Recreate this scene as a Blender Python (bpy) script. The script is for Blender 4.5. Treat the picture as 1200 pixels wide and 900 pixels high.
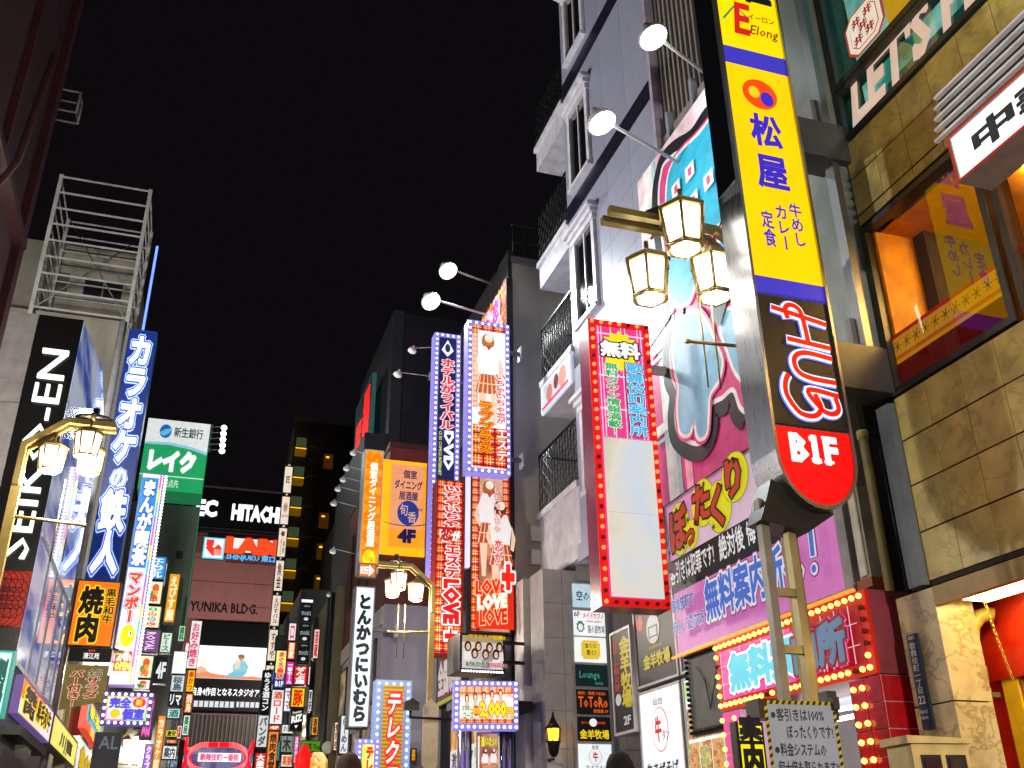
import bpy, math, random
from mathutils import Vector, Matrix
random.seed(7)
for o in list(bpy.data.objects): bpy.data.objects.remove(o)
SC = bpy.context.scene; COL = SC.collection
PI = math.pi
# ---------------------------------------------------------------- camera (calibrated from the vanishing points)
CZ = 1.2; F = 1145.0
up = Vector((572-600, -(-1960-450), -F)).normalized()
fw = Vector((190-600, -(985-450), -F)); fw = (fw - up*fw.dot(up)).normalized()
rt = fw.cross(up)
CM = Matrix((rt, fw, up))                       # camera axes -> world
cam = bpy.data.objects.new('camera', bpy.data.cameras.new('camera')); COL.objects.link(cam)
cam.data.sensor_width = 36; cam.data.lens = F/1200*36; cam.data.clip_end = 1000; cam.data.clip_start = .05
cam.matrix_world = Matrix.Translation((0, 0, CZ)) @ CM.to_4x4()
SC.camera = cam
# ---------------------------------------------------------------- night sky, exposure
W_ = bpy.data.worlds.new('World'); SC.world = W_; W_.use_nodes = True
bgn = W_.node_tree.nodes['Background']; bgn.inputs[0].default_value = (.62, .5, .68, 1); bgn.inputs[1].default_value = .006
SC.view_settings.view_transform = 'Standard'; SC.view_settings.look = 'None'; SC.view_settings.exposure = 0; SC.view_settings.gamma = 1
SC.render.engine = 'CYCLES'; SC.cycles.use_denoising = True; SC.cycles.max_bounces = 5; SC.cycles.diffuse_bounces = 3
SC.cycles.glossy_bounces = 3; SC.cycles.transmission_bounces = 4; SC.cycles.sample_clamp_indirect = 3; SC.cycles.sample_clamp_direct = 0

def ray(px, py): return CM @ Vector((px-600, -(py-450), -F))
def onx(px, py, X): r = ray(px, py); t = X/r.x; return Vector((X, r.y*t, r.z*t+CZ))
def ony(px, py, Y): r = ray(px, py); t = Y/r.y; return Vector((r.x*t, Y, r.z*t+CZ))
def BY(Y, xl, xr, yt, yb):                       # rectangle facing the camera down the street
    ym = (yt+yb)/2; xm = (xl+xr)/2
    return ony(xl, ym, Y).x, ony(xr, ym, Y).x, ony(xm, yb, Y).z, ony(xm, yt, Y).z
def BX(X, tl, br):                               # rectangle on a street front; tl / br as seen
    a, b = onx(*tl, X), onx(*br, X); return a.y, b.y, b.z, a.z

# ---------------------------------------------------------------- materials
def lin(h):
    return tuple((lambda c: c/12.92 if c <= .04045 else ((c+.055)/1.055)**2.4)(int(h[i:i+2], 16)/255) for i in (0, 2, 4)) + (1,)
MC = {}
def newmat(key):
    m = bpy.data.materials.new(key); m.use_nodes = True; return m, m.node_tree.nodes, m.node_tree.links, m.node_tree.nodes['Principled BSDF']
def M(h, e=0, r=.5, m=0, n=.12, sc=6):
    k = (h, e, r, m, n, sc)
    if k in MC: return MC[k]
    mt, N, L, P = newmat('lit_'+h if e else 'paint_'+h)
    c = lin(h); tc = N.new('ShaderNodeTexCoord'); no = N.new('ShaderNodeTexNoise'); no.inputs['Scale'].default_value = sc; no.inputs['Detail'].default_value = 4
    L.new(tc.outputs['Object'], no.inputs['Vector'])
    mr = N.new('ShaderNodeMapRange'); L.new(no.outputs[0], mr.inputs[0]); mr.inputs[1].default_value = .3; mr.inputs[2].default_value = .7
    mx = N.new('ShaderNodeVectorMath'); mx.operation = 'SCALE'; mx.inputs[0].default_value = c[:3]; L.new(mr.outputs[0], mx.inputs['Scale'])
    P.inputs['Roughness'].default_value = r; P.inputs['Metallic'].default_value = m
    if e:
        mr.inputs[3].default_value = 1-n*.6; mr.inputs[4].default_value = 1+n*.6
        P.inputs['Base Color'].default_value = tuple(v*.25 for v in c[:3])+(1,)
        L.new(mx.outputs[0], P.inputs['Emission Color']); P.inputs['Emission Strength'].default_value = e
        P.inputs['Roughness'].default_value = .45; P.inputs['Specular IOR Level'].default_value = .2
    else:
        mr.inputs[3].default_value = 1-n*2; mr.inputs[4].default_value = 1+n
        L.new(mx.outputs[0], P.inputs['Base Color'])
        b = N.new('ShaderNodeBump'); b.inputs['Strength'].default_value = .12; b.inputs['Distance'].default_value = .01
        n2 = N.new('ShaderNodeTexNoise'); n2.inputs['Scale'].default_value = 40; L.new(tc.outputs['Object'], n2.inputs['Vector'])
        L.new(n2.outputs[0], b.inputs['Height']); 
        if m == 0: L.new(b.outputs[0], P.inputs['Normal'])
    MC[k] = mt; return mt
def concrete(h, key, stain=.5, r=.75, vs=.6, seam=0):
    if key in MC: return MC[key]
    mt, N, L, P = newmat(key); c = lin(h); tc = N.new('ShaderNodeTexCoord')
    mp = N.new('ShaderNodeMapping'); mp.inputs['Scale'].default_value = (1, 1, .22); L.new(tc.outputs['Object'], mp.inputs[0])
    n1 = N.new('ShaderNodeTexNoise'); n1.inputs['Scale'].default_value = 2.2; n1.inputs['Detail'].default_value = 9; L.new(mp.outputs[0], n1.inputs['Vector'])
    n2 = N.new('ShaderNodeTexNoise'); n2.inputs['Scale'].default_value = vs; n2.inputs['Detail'].default_value = 6; L.new(tc.outputs['Object'], n2.inputs['Vector'])
    mu = N.new('ShaderNodeMath'); mu.operation = 'MULTIPLY'; L.new(n1.outputs[0], mu.inputs[0]); L.new(n2.outputs[0], mu.inputs[1])
    cr = N.new('ShaderNodeValToRGB'); L.new(mu.outputs[0], cr.inputs[0])
    cr.color_ramp.elements[0].position = .12; cr.color_ramp.elements[0].color = tuple(v*(1-stain) for v in c[:3])+(1,)
    cr.color_ramp.elements[1].position = .36; cr.color_ramp.elements[1].color = c
    L.new(cr.outputs[0], P.inputs['Base Color']); P.inputs['Roughness'].default_value = r
    n3 = N.new('ShaderNodeTexNoise'); n3.inputs['Scale'].default_value = 30; n3.inputs['Detail'].default_value = 6; L.new(tc.outputs['Object'], n3.inputs['Vector'])
    b = N.new('ShaderNodeBump'); b.inputs['Strength'].default_value = .25; b.inputs['Distance'].default_value = .01
    L.new(n3.outputs[0], b.inputs['Height']); L.new(b.outputs[0], P.inputs['Normal'])
    MC[key] = mt; return mt
def marble(base, vein, key, rough=.28, sc=2.4):
    if key in MC: return MC[key]
    mt, N, L, P = newmat(key); tc = N.new('ShaderNodeTexCoord'); oi = N.new('ShaderNodeObjectInfo')
    ad = N.new('ShaderNodeVectorMath'); ad.operation = 'MULTIPLY_ADD'; L.new(oi.outputs['Random'], ad.inputs[0]); ad.inputs[1].default_value = (37, 91, 53); L.new(tc.outputs['Object'], ad.inputs[2])
    mp = N.new('ShaderNodeMapping'); mp.inputs['Rotation'].default_value = (.2, .6, .3); mp.inputs['Scale'].default_value = (1, 1, 1.6); L.new(ad.outputs[0], mp.inputs[0])
    n1 = N.new('ShaderNodeTexNoise'); n1.inputs['Scale'].default_value = sc; n1.inputs['Detail'].default_value = 8; n1.inputs['Distortion'].default_value = .5; n1.inputs['Roughness'].default_value = .62; L.new(mp.outputs[0], n1.inputs['Vector'])
    sb = N.new('ShaderNodeMath'); sb.operation = 'SUBTRACT'; sb.inputs[1].default_value = .5; L.new(n1.outputs[0], sb.inputs[0])
    ab = N.new('ShaderNodeMath'); ab.operation = 'ABSOLUTE'; L.new(sb.outputs[0], ab.inputs[0])
    cr = N.new('ShaderNodeValToRGB'); L.new(ab.outputs[0], cr.inputs[0]); cr.color_ramp.elements[0].color = lin(vein); cr.color_ramp.elements[0].position = 0
    cr.color_ramp.elements[1].color = lin(base); cr.color_ramp.elements[1].position = .035
    n2 = N.new('ShaderNodeTexNoise'); n2.inputs['Scale'].default_value = 5; n2.inputs['Detail'].default_value = 7; L.new(ad.outputs[0], n2.inputs['Vector'])
    mr = N.new('ShaderNodeMapRange'); mr.inputs[1].default_value = .3; mr.inputs[2].default_value = .7; mr.inputs[3].default_value = .62; mr.inputs[4].default_value = 1.12; L.new(n2.outputs[0], mr.inputs[0])
    vm = N.new('ShaderNodeVectorMath'); vm.operation = 'SCALE'; L.new(cr.outputs[0], vm.inputs[0]); L.new(mr.outputs[0], vm.inputs['Scale'])
    L.new(vm.outputs[0], P.inputs['Base Color']); P.inputs['Roughness'].default_value = rough
    MC[key] = mt; return mt
def photo(cols, key, sc=6, e=.9, stretch=(1, 1, 1), seed=0):
    key = 'picture_'+key
    if key in MC: return MC[key]
    mt, N, L, P = newmat(key); tc = N.new('ShaderNodeTexCoord'); mp = N.new('ShaderNodeMapping'); mp.inputs['Scale'].default_value = stretch; mp.inputs['Location'].default_value = (seed, seed*2.3, 0); L.new(tc.outputs['Object'], mp.inputs[0])
    vo = N.new('ShaderNodeTexNoise'); vo.inputs['Scale'].default_value = sc; vo.inputs['Detail'].default_value = 5; vo.inputs['Distortion'].default_value = 1.2; L.new(mp.outputs[0], vo.inputs['Vector'])
    cr = N.new('ShaderNodeValToRGB'); L.new(vo.outputs[0], cr.inputs[0]); el = cr.color_ramp.elements
    while len(el) < len(cols): el.new(.5)
    for i, h in enumerate(cols): el[i].position = .3+.4*i/(len(cols)-1); el[i].color = lin(h)
    L.new(cr.outputs[0], P.inputs['Emission Color']); P.inputs['Emission Strength'].default_value = e; P.inputs['Base Color'].default_value = (.1, .1, .1, 1)
    MC[key] = mt; return mt
def glassy(h, key, r=.06, m=.0, spec=1.0, coat=1):
    if key in MC: return MC[key]
    mt, N, L, P = newmat(key); P.inputs['Base Color'].default_value = lin(h); P.inputs['Roughness'].default_value = r; P.inputs['Metallic'].default_value = m; P.inputs['Coat Weight'].default_value = coat; P.inputs['Coat Roughness'].default_value = .03
    MC[key] = mt; return mt
def brushed(h, key, r=.28):
    if key in MC: return MC[key]
    mt, N, L, P = newmat(key); P.inputs['Base Color'].default_value = lin(h); P.inputs['Metallic'].default_value = .95
    tc = N.new('ShaderNodeTexCoord'); mp = N.new('ShaderNodeMapping'); mp.inputs['Scale'].default_value = (60, 60, 1.5); L.new(tc.outputs['Object'], mp.inputs[0])
    n1 = N.new('ShaderNodeTexNoise'); n1.inputs['Scale'].default_value = 3; n1.inputs['Detail'].default_value = 5; L.new(mp.outputs[0], n1.inputs['Vector'])
    mr = N.new('ShaderNodeMapRange'); mr.inputs[3].default_value = r-.12; mr.inputs[4].default_value = r+.14; L.new(n1.outputs[0], mr.inputs[0]); L.new(mr.outputs[0], P.inputs['Roughness'])
    MC[key] = mt; return mt
STEEL = brushed('a6a8ae', 'brushed_steel'); DSTEEL = brushed('6a6b70', 'dark_steel', .35)
BLACK = M('121214', r=.4); DARK = M('1c1c20', r=.5); GREY = M('6c6d70', r=.5); LGREY = M('b8b8bc', r=.45); WHITE = M('d8d8dc', r=.4)

# ---------------------------------------------------------------- mesh builder
class MB:
    def __init__(s): s.v = []; s.f = []; s.mi = []; s.m = []; s.sm = []
    def mat(s, m):
        if m not in s.m: s.m.append(m)
        return s.m.index(m)
    def add(s, vs, fs, m, smooth=False):
        b = len(s.v); i = s.mat(m); s.v += [tuple(v) for v in vs]
        for f in fs: s.f.append([b+k for k in f]); s.mi.append(i); s.sm.append(smooth)
        return s
    def box(s, x0, x1, y0, y1, z0, z1, m):
        if x0 > x1: x0, x1 = x1, x0
        if y0 > y1: y0, y1 = y1, y0
        if z0 > z1: z0, z1 = z1, z0
        vs = [(x, y, z) for z in (z0, z1) for x, y in ((x0, y0), (x1, y0), (x1, y1), (x0, y1))]
        return s.add(vs, [(3, 2, 1, 0), (4, 5, 6, 7), (0, 1, 5, 4), (1, 2, 6, 5), (2, 3, 7, 6), (3, 0, 4, 7)], m)
    def prism(s, pts, y0, y1, m):                # outline in x-z, extruded along y
        n = len(pts); vs = [(x, y0, z) for x, z in pts]+[(x, y1, z) for x, z in pts]
        return s.add(vs, [list(range(n)), list(range(2*n-1, n-1, -1))]+[(i, n+i, n+(i+1) % n, (i+1) % n) for i in range(n)], m)
    def prismz(s, pts, z0, z1, m):
        n = len(pts); vs = [(x, y, z0) for x, y in pts]+[(x, y, z1) for x, y in pts]
        return s.add(vs, [list(range(n-1, -1, -1)), list(range(n, 2*n))]+[(i, (i+1) % n, n+(i+1) % n, n+i) for i in range(n)], m)
    def tube(s, pts, r, m, n=8, smooth=True, sq=False):
        pts = [Vector(p) for p in pts]; rr = r if isinstance(r, (list, tuple)) else [r]*len(pts); vs = []; fs = []
        for i, p in enumerate(pts):
            d = ((pts[i]-pts[i-1]).normalized() if i else Vector()) + ((pts[i+1]-pts[i]).normalized() if i < len(pts)-1 else Vector()); d.normalize()
            a = d.cross(Vector((0, 1, 0)) if abs(d.y) < .9 else Vector((1, 0, 0))).normalized(); b = d.cross(a)
            for k in range(n):
                t = 2*PI*(k+(.5 if sq else 0))/n; vs.append(p+(a*math.cos(t)+b*math.sin(t))*rr[i])
        for i in range(len(pts)-1):
            for k in range(n): fs.append((i*n+k, i*n+(k+1) % n, (i+1)*n+(k+1) % n, (i+1)*n+k))
        fs.append(list(range(n-1, -1, -1))); fs.append(list(range((len(pts)-1)*n, len(pts)*n)))
        return s.add(vs, fs, m, smooth and not sq)
    def lathe(s, prof, c, m, n=12, smooth=True, ph=0):
        vs = []; fs = []
        for r, z in prof:
            for k in range(n): t = 2*PI*k/n+ph; vs.append((c[0]+r*math.cos(t), c[1]+r*math.sin(t), c[2]+z))
        for i in range(len(prof)-1):
            for k in range(n): fs.append((i*n+k, i*n+(k+1) % n, (i+1)*n+(k+1) % n, (i+1)*n+k))
        fs.append(list(range(n-1, -1, -1))); fs.append(list(range((len(prof)-1)*n, len(prof)*n)))
        return s.add(vs, fs, m, smooth)
    def mesh(s, name):
        me = bpy.data.meshes.new(name); me.from_pydata(s.v, [], s.f)
        for m in s.m: me.materials.append(m)
        me.polygons.foreach_set('material_index', s.mi); me.polygons.foreach_set('use_smooth', s.sm); me.update(); return me
    def build(s, name, parent=None, loc=(0, 0, 0), rz=0, kind=None, label=None):
        return put(s.mesh(name), name, parent, loc, rz, kind, label)
def put(me, name, parent=None, loc=(0, 0, 0), rz=0, kind=None, label=None, rot=None):
    o = bpy.data.objects.new(name, me); COL.objects.link(o); o.location = loc; o.rotation_euler = rot or (0, 0, rz)
    if parent: o.parent = parent
    if kind: o['kind'] = kind
    if label: o['label'] = label
    return o
def tag(o, label, cat, group=None):
    o['label'] = label; o['category'] = cat
    if group: o['group'] = group
    return o
def thing(name, label, cat, loc=(0, 0, 0), rz=0, group=None):
    o = bpy.data.objects.new(name, None); COL.objects.link(o); o.location = loc; o.rotation_euler = (0, 0, rz); o.empty_display_size = .1
    return tag(o, label, cat, group)
def dup(root, loc, label, rz=None):
    r = root.copy(); COL.objects.link(r); r.location = loc; r['label'] = label
    if rz is not None: r.rotation_euler = (0, 0, rz)
    for ch in root.children:
        c = ch.copy(); COL.objects.link(c); c.parent = r
        for g in ch.children:
            d = g.copy(); COL.objects.link(d); d.parent = c
    return r

# ---------------------------------------------------------------- lettering
_cu = bpy.data.curves.new('lettering', 'FONT'); _to = bpy.data.objects.new('lettering', _cu); GC = {}
def glyph(s, off):
    """outline font glyph; off > 0 thickens it: ribbons of width 2*off along every contour, under the fill"""
    k = (s, round(off, 3))
    if k in GC: return GC[k]
    if (s, 0) not in GC:
        _cu.body = s; _cu.resolution_u = 2 if len(s) < 3 else 1
        me = _to.to_mesh(); GC[(s, 0)] = ([(v.co.x, v.co.y, 0) for v in me.vertices], [tuple(p.vertices) for p in me.polygons]); _to.to_mesh_clear()
    V, Fs = GC[(s, 0)]
    if off <= 0: return V, Fs
    V = list(V); Fs = list(Fs); ed = set()
    for f in Fs:
        for i in range(len(f)): ed.add((f[i], f[(i+1) % len(f)]))
    j = 0
    for p, q in [e for e in ed if (e[1], e[0]) not in ed]:
        a, b = Vector(V[p][:2]), Vector(V[q][:2]); d = b-a
        if d.length < 1e-5: continue
        d.normalize(); n = Vector((-d.y, d.x))*off; a -= d*off*.7; b += d*off*.7; j += 1; i = len(V); h = .15+.12*(j % 6)
        V += [((a-n).x, (a-n).y, h), ((b-n).x, (b-n).y, h), ((b+n).x, (b+n).y, h), ((a+n).x, (a+n).y, h)]; Fs.append((i, i+1, i+2, i+3))
    GC[k] = (V, Fs); return GC[k]
class Face:
    """print and relief on a sign face: u,v run 0..1 from the top left corner; y is towards the reader (negative)"""
    def __init__(s, W, H, dz=.003, x0=None, z0=0, e=1.0, y=0): s.W = W; s.H = H; s.dz = dz; s.k = 0; s.mb = MB(); s.x0 = -W/2 if x0 is None else x0; s.z0 = z0; s.e = e; s.y = y
    def P(s, u, v): return s.x0+u*s.W, s.z0+(1-v)*s.H
    def m(s, c): return c if not isinstance(c, str) else M(c, s.e) if s.e else M(c, r=.45)
    def lay(s): s.k += 1; return s.y-s.k*s.dz
    def p(s, pts, c, d=None):
        y = s.lay(); q = [s.P(*t) for t in pts]
        a = sum(q[i][0]*q[(i+1) % len(q)][1]-q[(i+1) % len(q)][0]*q[i][1] for i in range(len(q)))
        if a < 0: q = q[::-1]
        if d: s.mb.prism(q, y-d, y, s.m(c))
        else: s.mb.add([(x, y, z) for x, z in q], [list(range(len(q)))], s.m(c))
        return s
    def r(s, u0, v0, u1, v1, c, d=None): return s.p([(u0, v1), (u1, v1), (u1, v0), (u0, v0)], c, d)
    def el(s, cu, cv, ru, rv, c, n=20, a0=0, a1=2*PI, d=None):
        return s.p([(cu+ru*math.cos(a0+(a1-a0)*k/n), cv+rv*math.sin(a0+(a1-a0)*k/n)) for k in range(n if a1-a0 > 6.2 else n+1)], c, d)
    def star(s, cu, cv, ru, rv, c, n=9, q=.6, ph=0):
        return s.p([(cu+ru*(1 if k % 2 else q)*math.cos(PI*k/n+ph), cv+rv*(1 if k % 2 else q)*math.sin(PI*k/n+ph)) for k in range(2*n)], c)
    def line(s, pts, w, c):                      # stroked polyline, w in metres
        y = s.lay(); q = [Vector(s.P(*t)) for t in pts]; L = []; R = []
        for i, p in enumerate(q):
            d = (q[min(i+1, len(q)-1)]-q[max(i-1, 0)]).normalized(); n = Vector((-d.y, d.x))*w/2; L.append(p+n); R.append(p-n)
        for i in range(len(q)-1): s.mb.add([(t.x, y, t.y) for t in (R[i], R[i+1], L[i+1], L[i])], [(0, 1, 2, 3)], s.m(c))
        return s
    def curve(s, pts, w, c, n=6):                # catmull-rom stroke
        out = []; P = [pts[0]]+list(pts)+[pts[-1]]
        for i in range(1, len(P)-2):
            for k in range(n):
                t = k/n; out.append(tuple(.5*((2*P[i][j])+(-P[i-1][j]+P[i+1][j])*t+(2*P[i-1][j]-5*P[i][j]+4*P[i+1][j]-P[i+2][j])*t*t+(-P[i-1][j]+3*P[i][j]-3*P[i+1][j]+P[i+2][j])*t**3) for j in (0, 1)))
        return s.line(out+[pts[-1]], w, c)
    def t(s, txt, u0, v0, u1, v1, c, b=.02, ol=(), d='h', ex=0, sh=0, rise=0):
        """d: h across, v stacked, cw / ccw turned; ol = [(colour, width)] outlines; ex raises the letters; sh slants; rise lifts the line end"""
        cx0, cz1 = s.P(u0, v0); cx1, cz0 = s.P(u1, v1)
        for col, off in [(h, b+w) for h, w in sorted(ol, key=lambda t: -t[1])]+[(c, b)]:
            y = s.lay(); mt = s.m(col); V = []; Fs = []
            if d == 'v':
                n = len(txt); ch = (cz1-cz0)/n; w = cx1-cx0
                for i, g in enumerate(txt):
                    if g == ' ': continue
                    vs, fs = glyph(g, off); zc = cz1-(i+.5)*ch; cj = ord(g) > 0x2e00; base = glyph(g, 0)[0]
                    if not base: continue
                    if cj: bx, bz, sx, sz = .5, .38, w*1.02, ch*1.02
                    else:
                        xs = [p[0] for p in base]; zs = [p[1] for p in base]; bx = (min(xs)+max(xs))/2; bz = (min(zs)+max(zs))/2; hh = max(zs)-min(zs); sz = ch*.82/max(hh, .6); sx = min(sz*1.15, w*.9/max(max(xs)-min(xs), .3))
                    k = len(V)
                    for px, pz, hh_ in vs:
                        a, q = (px-bx), (pz-bz)
                        if g in 'ー〜—-': a, q = q, -a
                        V.append((cx0+w/2+a*sx+sh*(q*sz), y+hh_*s.dz, zc+q*sz))
                    Fs += [[k+i2 for i2 in f] for f in fs]
            else:
                base = glyph(txt, 0)[0]; vs, fs = glyph(txt, off)
                xs = [p[0] for p in base]; zs = [p[1] for p in base]; a0, a1, b0, b1 = min(xs), max(xs), min(zs), max(zs)
                for px, pz, hh_ in vs:
                    yy_ = y+hh_*s.dz; q = (px-a0)/(a1-a0); r_ = (pz-b0)/(b1-b0)
                    if d == 'h': V.append((cx0+(cx1-cx0)*(q)+sh*(cz1-cz0)*(r_-.5), yy_, cz0+(cz1-cz0)*r_+rise*q))
                    elif d == 'cw': V.append((cx0+(cx1-cx0)*r_, yy_, cz1-(cz1-cz0)*q))
                    else: V.append((cx1-(cx1-cx0)*r_, yy_, cz0+(cz1-cz0)*q))
                Fs = [list(f) for f in fs]
            if not V: continue
            s.mb.add(V, Fs, mt)
            if ex and col == c:                  # raised letters: side walls
                n = len(V); from collections import Counter
                ed = Counter(); 
                for f in Fs:
                    for i in range(len(f)): ed[(f[i], f[(i+1) % len(f)])] += 1
                s.mb.v[-n:] = [(x, yy-ex, z) for x, yy, z in s.mb.v[-n:]]
                bd = [e for e in ed if (e[1], e[0]) not in ed]
                vv = []; ff = []
                for a_, b_ in bd:
                    k = len(vv); p, q = V[a_], V[b_]; vv += [(p[0], y-ex, p[2]), (q[0], y-ex, q[2]), (q[0], y, q[2]), (p[0], y, p[2])]; ff.append((k, k+3, k+2, k+1))
                s.mb.add(vv, ff, mt)
        return s
    def plaid(s, u0=0, v0=0, u1=1, v1=1, base='e8281c', n=4, cols=('ffffff', 'ffd23c', '9a1010')):
        s.r(u0, v0, u1, v1, base); asp = s.H*(v1-v0)/(s.W*(u1-u0)); nv = max(2, round(n*asp))
        for c, o, w in zip(cols, (.5, .2, .8), (.05, .08, .16)):
            s.k += 1
            for i in range(n): a = u0+(u1-u0)*(i+o)/n; s.k -= 1; s.r(a, v0, min(u1, a+w*(u1-u0)/n), v1, c)
            s.k += 1
            for i in range(nv): a = v0+(v1-v0)*(i+o)/nv; s.k -= 1; s.r(u0, a, u1, min(v1, a+w*(v1-v0)/nv), c)
        return s
    def done(s, root, name='lettering'): return s.mb.build(name, root)
def bulb_mesh(name, r, col, e, hemi=True, sock=None):
    mb = MB()
    if sock: mb.lathe([(r*.75, 0), (r*.75, r*.7), (r*.5, r*.8)], (0, 0, 0), sock, 8)
    pr = [(r*.6, 0)]+[(r*math.cos(a), r*.9+r*math.sin(a)) for a in (-.6, 0, .5, 1.0, 1.4)] if sock else [(r, 0), (r*.8, r*.5), (r*.3, r*.8)]
    mb.lathe(pr, (0, 0, 0), M(col, e, n=.02), 8 if sock else 6)
    me = mb.mesh(name); me.transform(Matrix.Rotation(PI/2, 4, 'X')); return me
def border(W, H, sp, mg, sides='tblr', zo=0):
    out = []; nx = max(1, round((W-2*mg)/sp)); nz = max(1, round((H-2*mg)/sp))
    for i in range(nx+1):
        x = -W/2+mg+(W-2*mg)*i/nx
        if 't' in sides: out.append((x, zo+H-mg))
        if 'b' in sides: out.append((x, zo+mg))
    for i in range(1, nz):
        z = zo+mg+(H-2*mg)*i/nz
        if 'l' in sides: out.append((-W/2+mg, z))
        if 'r' in sides: out.append((W/2-mg, z))
    return out
def leds(root, pts, r, col, e, y=0, name='led_strip'):
    mb = MB(); mt = M(col, e, n=.02)
    for x, z in pts: mb.lathe([(r, 0), (r*.3, r*.7)], (0, 0, 0), mt, 6); n = 12; mb.v[-n:] = [(vx+x, y-vz, vy+z) for vx, vy, vz in mb.v[-n:]]; mb.f[-8:] = [f[::-1] for f in mb.f[-8:]]
    return mb.build(name, root, kind='stuff')
def sign(name, label, cat, box, plane, at, bg='ffffff', e=1.0, D=.25, fr=.025, fc=DARK, group=None, dz=None, rz=None, arms=None, pic=None, gloss=None):
    """a sign box. plane 'y' faces down the street (camera), 'r' is on the right-hand fronts, 'l' on the left-hand ones"""
    a, b, z0, z1 = box; W = abs(b-a); H = z1-z0
    if plane == 'y': loc = ((a+b)/2, at, z0); r = 0
    elif plane == 'r': loc = (at, (a+b)/2, z0); r = -PI/2
    else: loc = (at, (a+b)/2, z0); r = PI/2
    if rz is not None: r = rz
    t = thing(name, label, cat, loc, r, group)
    mb = MB(); mb.box(-W/2, W/2, .012, D, 0, H, fc)
    if fr:
        mb.box(-W/2, -W/2+fr, -.012, .012, 0, H, fc); mb.box(W/2-fr, W/2, -.012, .012, 0, H, fc); mb.box(-W/2+fr, W/2-fr, -.012, .012, 0, fr, fc); mb.box(-W/2+fr, W/2-fr, -.012, .012, H-fr, H, fc)
    mb.build('case', t)
    m = pic or (M(bg, e) if e else M(bg, r=.4))
    MB().box(-W/2+fr, W/2-fr, 0, .011, fr, H-fr, m).build('panel', t)
    if arms:
        side, zs, L = arms
        for q in zs:
            ab = MB(); x0 = side*W/2; ab.box(x0, x0+side*L, D*.4, D*.4+.05, H*q-.03, H*q+.03, GREY); ab.box(x0+side*(L-.02), x0+side*L, D*.4-.06, D*.4+.11, H*q-.11, H*q+.11, LGREY); ab.build('bracket', t)
    d = dz or max(.0025, abs(loc[1])*.00035)
    f = Face(W-2*fr, H-2*fr, d, z0=fr, e=e)
    return t, f
def S(name, kind='structure'): return name
def uvx(X, box):
    ya, yb, z0, z1 = box
    def f(px, py): p = onx(px, py, X); return ((ya-p.y)/(ya-yb), (z1-p.z)/(z1-z0))
    return f
def offs(pts, d):                                # shift an outline sideways (in metres, done on x-z pairs)
    out = []; n = len(pts)
    for i, p in enumerate(pts):
        a = Vector(pts[max(i-1, 0)]); b = Vector(pts[min(i+1, n-1)]); t = (b-a).normalized(); out.append((p[0]-t.y*d, p[1]+t.x*d))
    return out
# ---------------------------------------------------------------- ground
asph = concrete('2c2c2e', 'asphalt', .4, .45, 1.2)
MB().box(-200, 200, -60, 300, -.3, -.02, asph).build('ground', kind='structure')
MB().box(-1.3, 2.9, -8, 68, -.02, 0, asph).build('road', kind='structure')
pv = concrete('6a6660', 'paving', .35, .6, 1.5)
MB().box(2.9, 4.7, -8, 12.5, -.02, .1, pv).build('pavement', kind='structure')
MB().box(-1.9, -1.3, -8, 30, -.02, .1, pv).build('pavement', kind='structure')

# ================================================================ RIGHT: stone-clad corner building
XS = 4.6
TILE = marble('c6b264', 'ac9954', 'veined_tile', .35, 2.6); GRAN = concrete('6f7a74', 'granite', .55, .5, 3)
t = thing('stone_building', 'building on the right clad in veined tan stone tiles above a yellow lit entrance', 'building', (XS, 2, 0))
def L(mb, name='wall', par=None, **k): return mb.build(name, par or t, **k)
mb = MB(); mort = M('2a251c', r=.9)
bx = lambda x0, x1, y0, y1, z0, z1, m=mort: mb.box(x0-XS, x1-XS, y0-2, y1-2, z0, z1, m)
bx(4.608, 5.0, -4, 5.21, 2.73, 4.08); bx(4.608, 5.0, -4, 5.21, 5.56, 6.34); bx(4.625, 7, -4, 5.21, 8.6, 14)
bx(5.0, 7, 5.0, 5.5, 2.7, 14); bx(7, 7.1, -4, 5.5, 2.7, 14); bx(4.63, 7, -4.1, -4, 0, 14); bx(5.0, 7, -4, 5, 5.52, 5.56); bx(4.7, 7, -4, 5, 3.9, 4.0); bx(5.0, 7, -4, 5, 6.2, 6.33)
mb.build('wall', t)
# single stone tiles
def tiles(y1, z0, z1, w, rows, nc, xf=XS, mat=TILE, th=.007):
    h = (z1-z0)/rows; me = MB(); g = .006
    me.box(0, th, -w+g, 0, g, h-g, mat); me = me.mesh('tile')
    for r in range(rows):
        for c in range(nc): put(me, 'tile', t, (xf-XS+random.uniform(-.0015, .0015), y1-c*w-2, z0+r*h))
tiles(5.21, 2.76, 4.08, .322, 4, 8)
tiles(5.21, 5.66, 6.34, .322, 2, 9)
tiles(5.21, 5.56, 5.655, .322, 1, 9)
mb = MB(); mb.box(-.1, .35, 3.23, 3.62, 4.25, 14, GRAN); mb.box(-.16, -.1, 3.2, 3.3, 4.15, 14, brushed('8d8f94', 'pilaster_trim', .4))
for z in (4.3, 6.4, 8.5): mb.box(-.2, -.1, 3.28, 3.6, z, z+.45, GREY)
mb.build('pilaster', t)
MB().prismz([(0, 3.215), (-.05, 3.23), (-.05, 3.36), (.3, 3.48), (.3, 3.215)], 2.74, 4.05, M('48545e', r=.35)).build('corner_panel', t)
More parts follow.
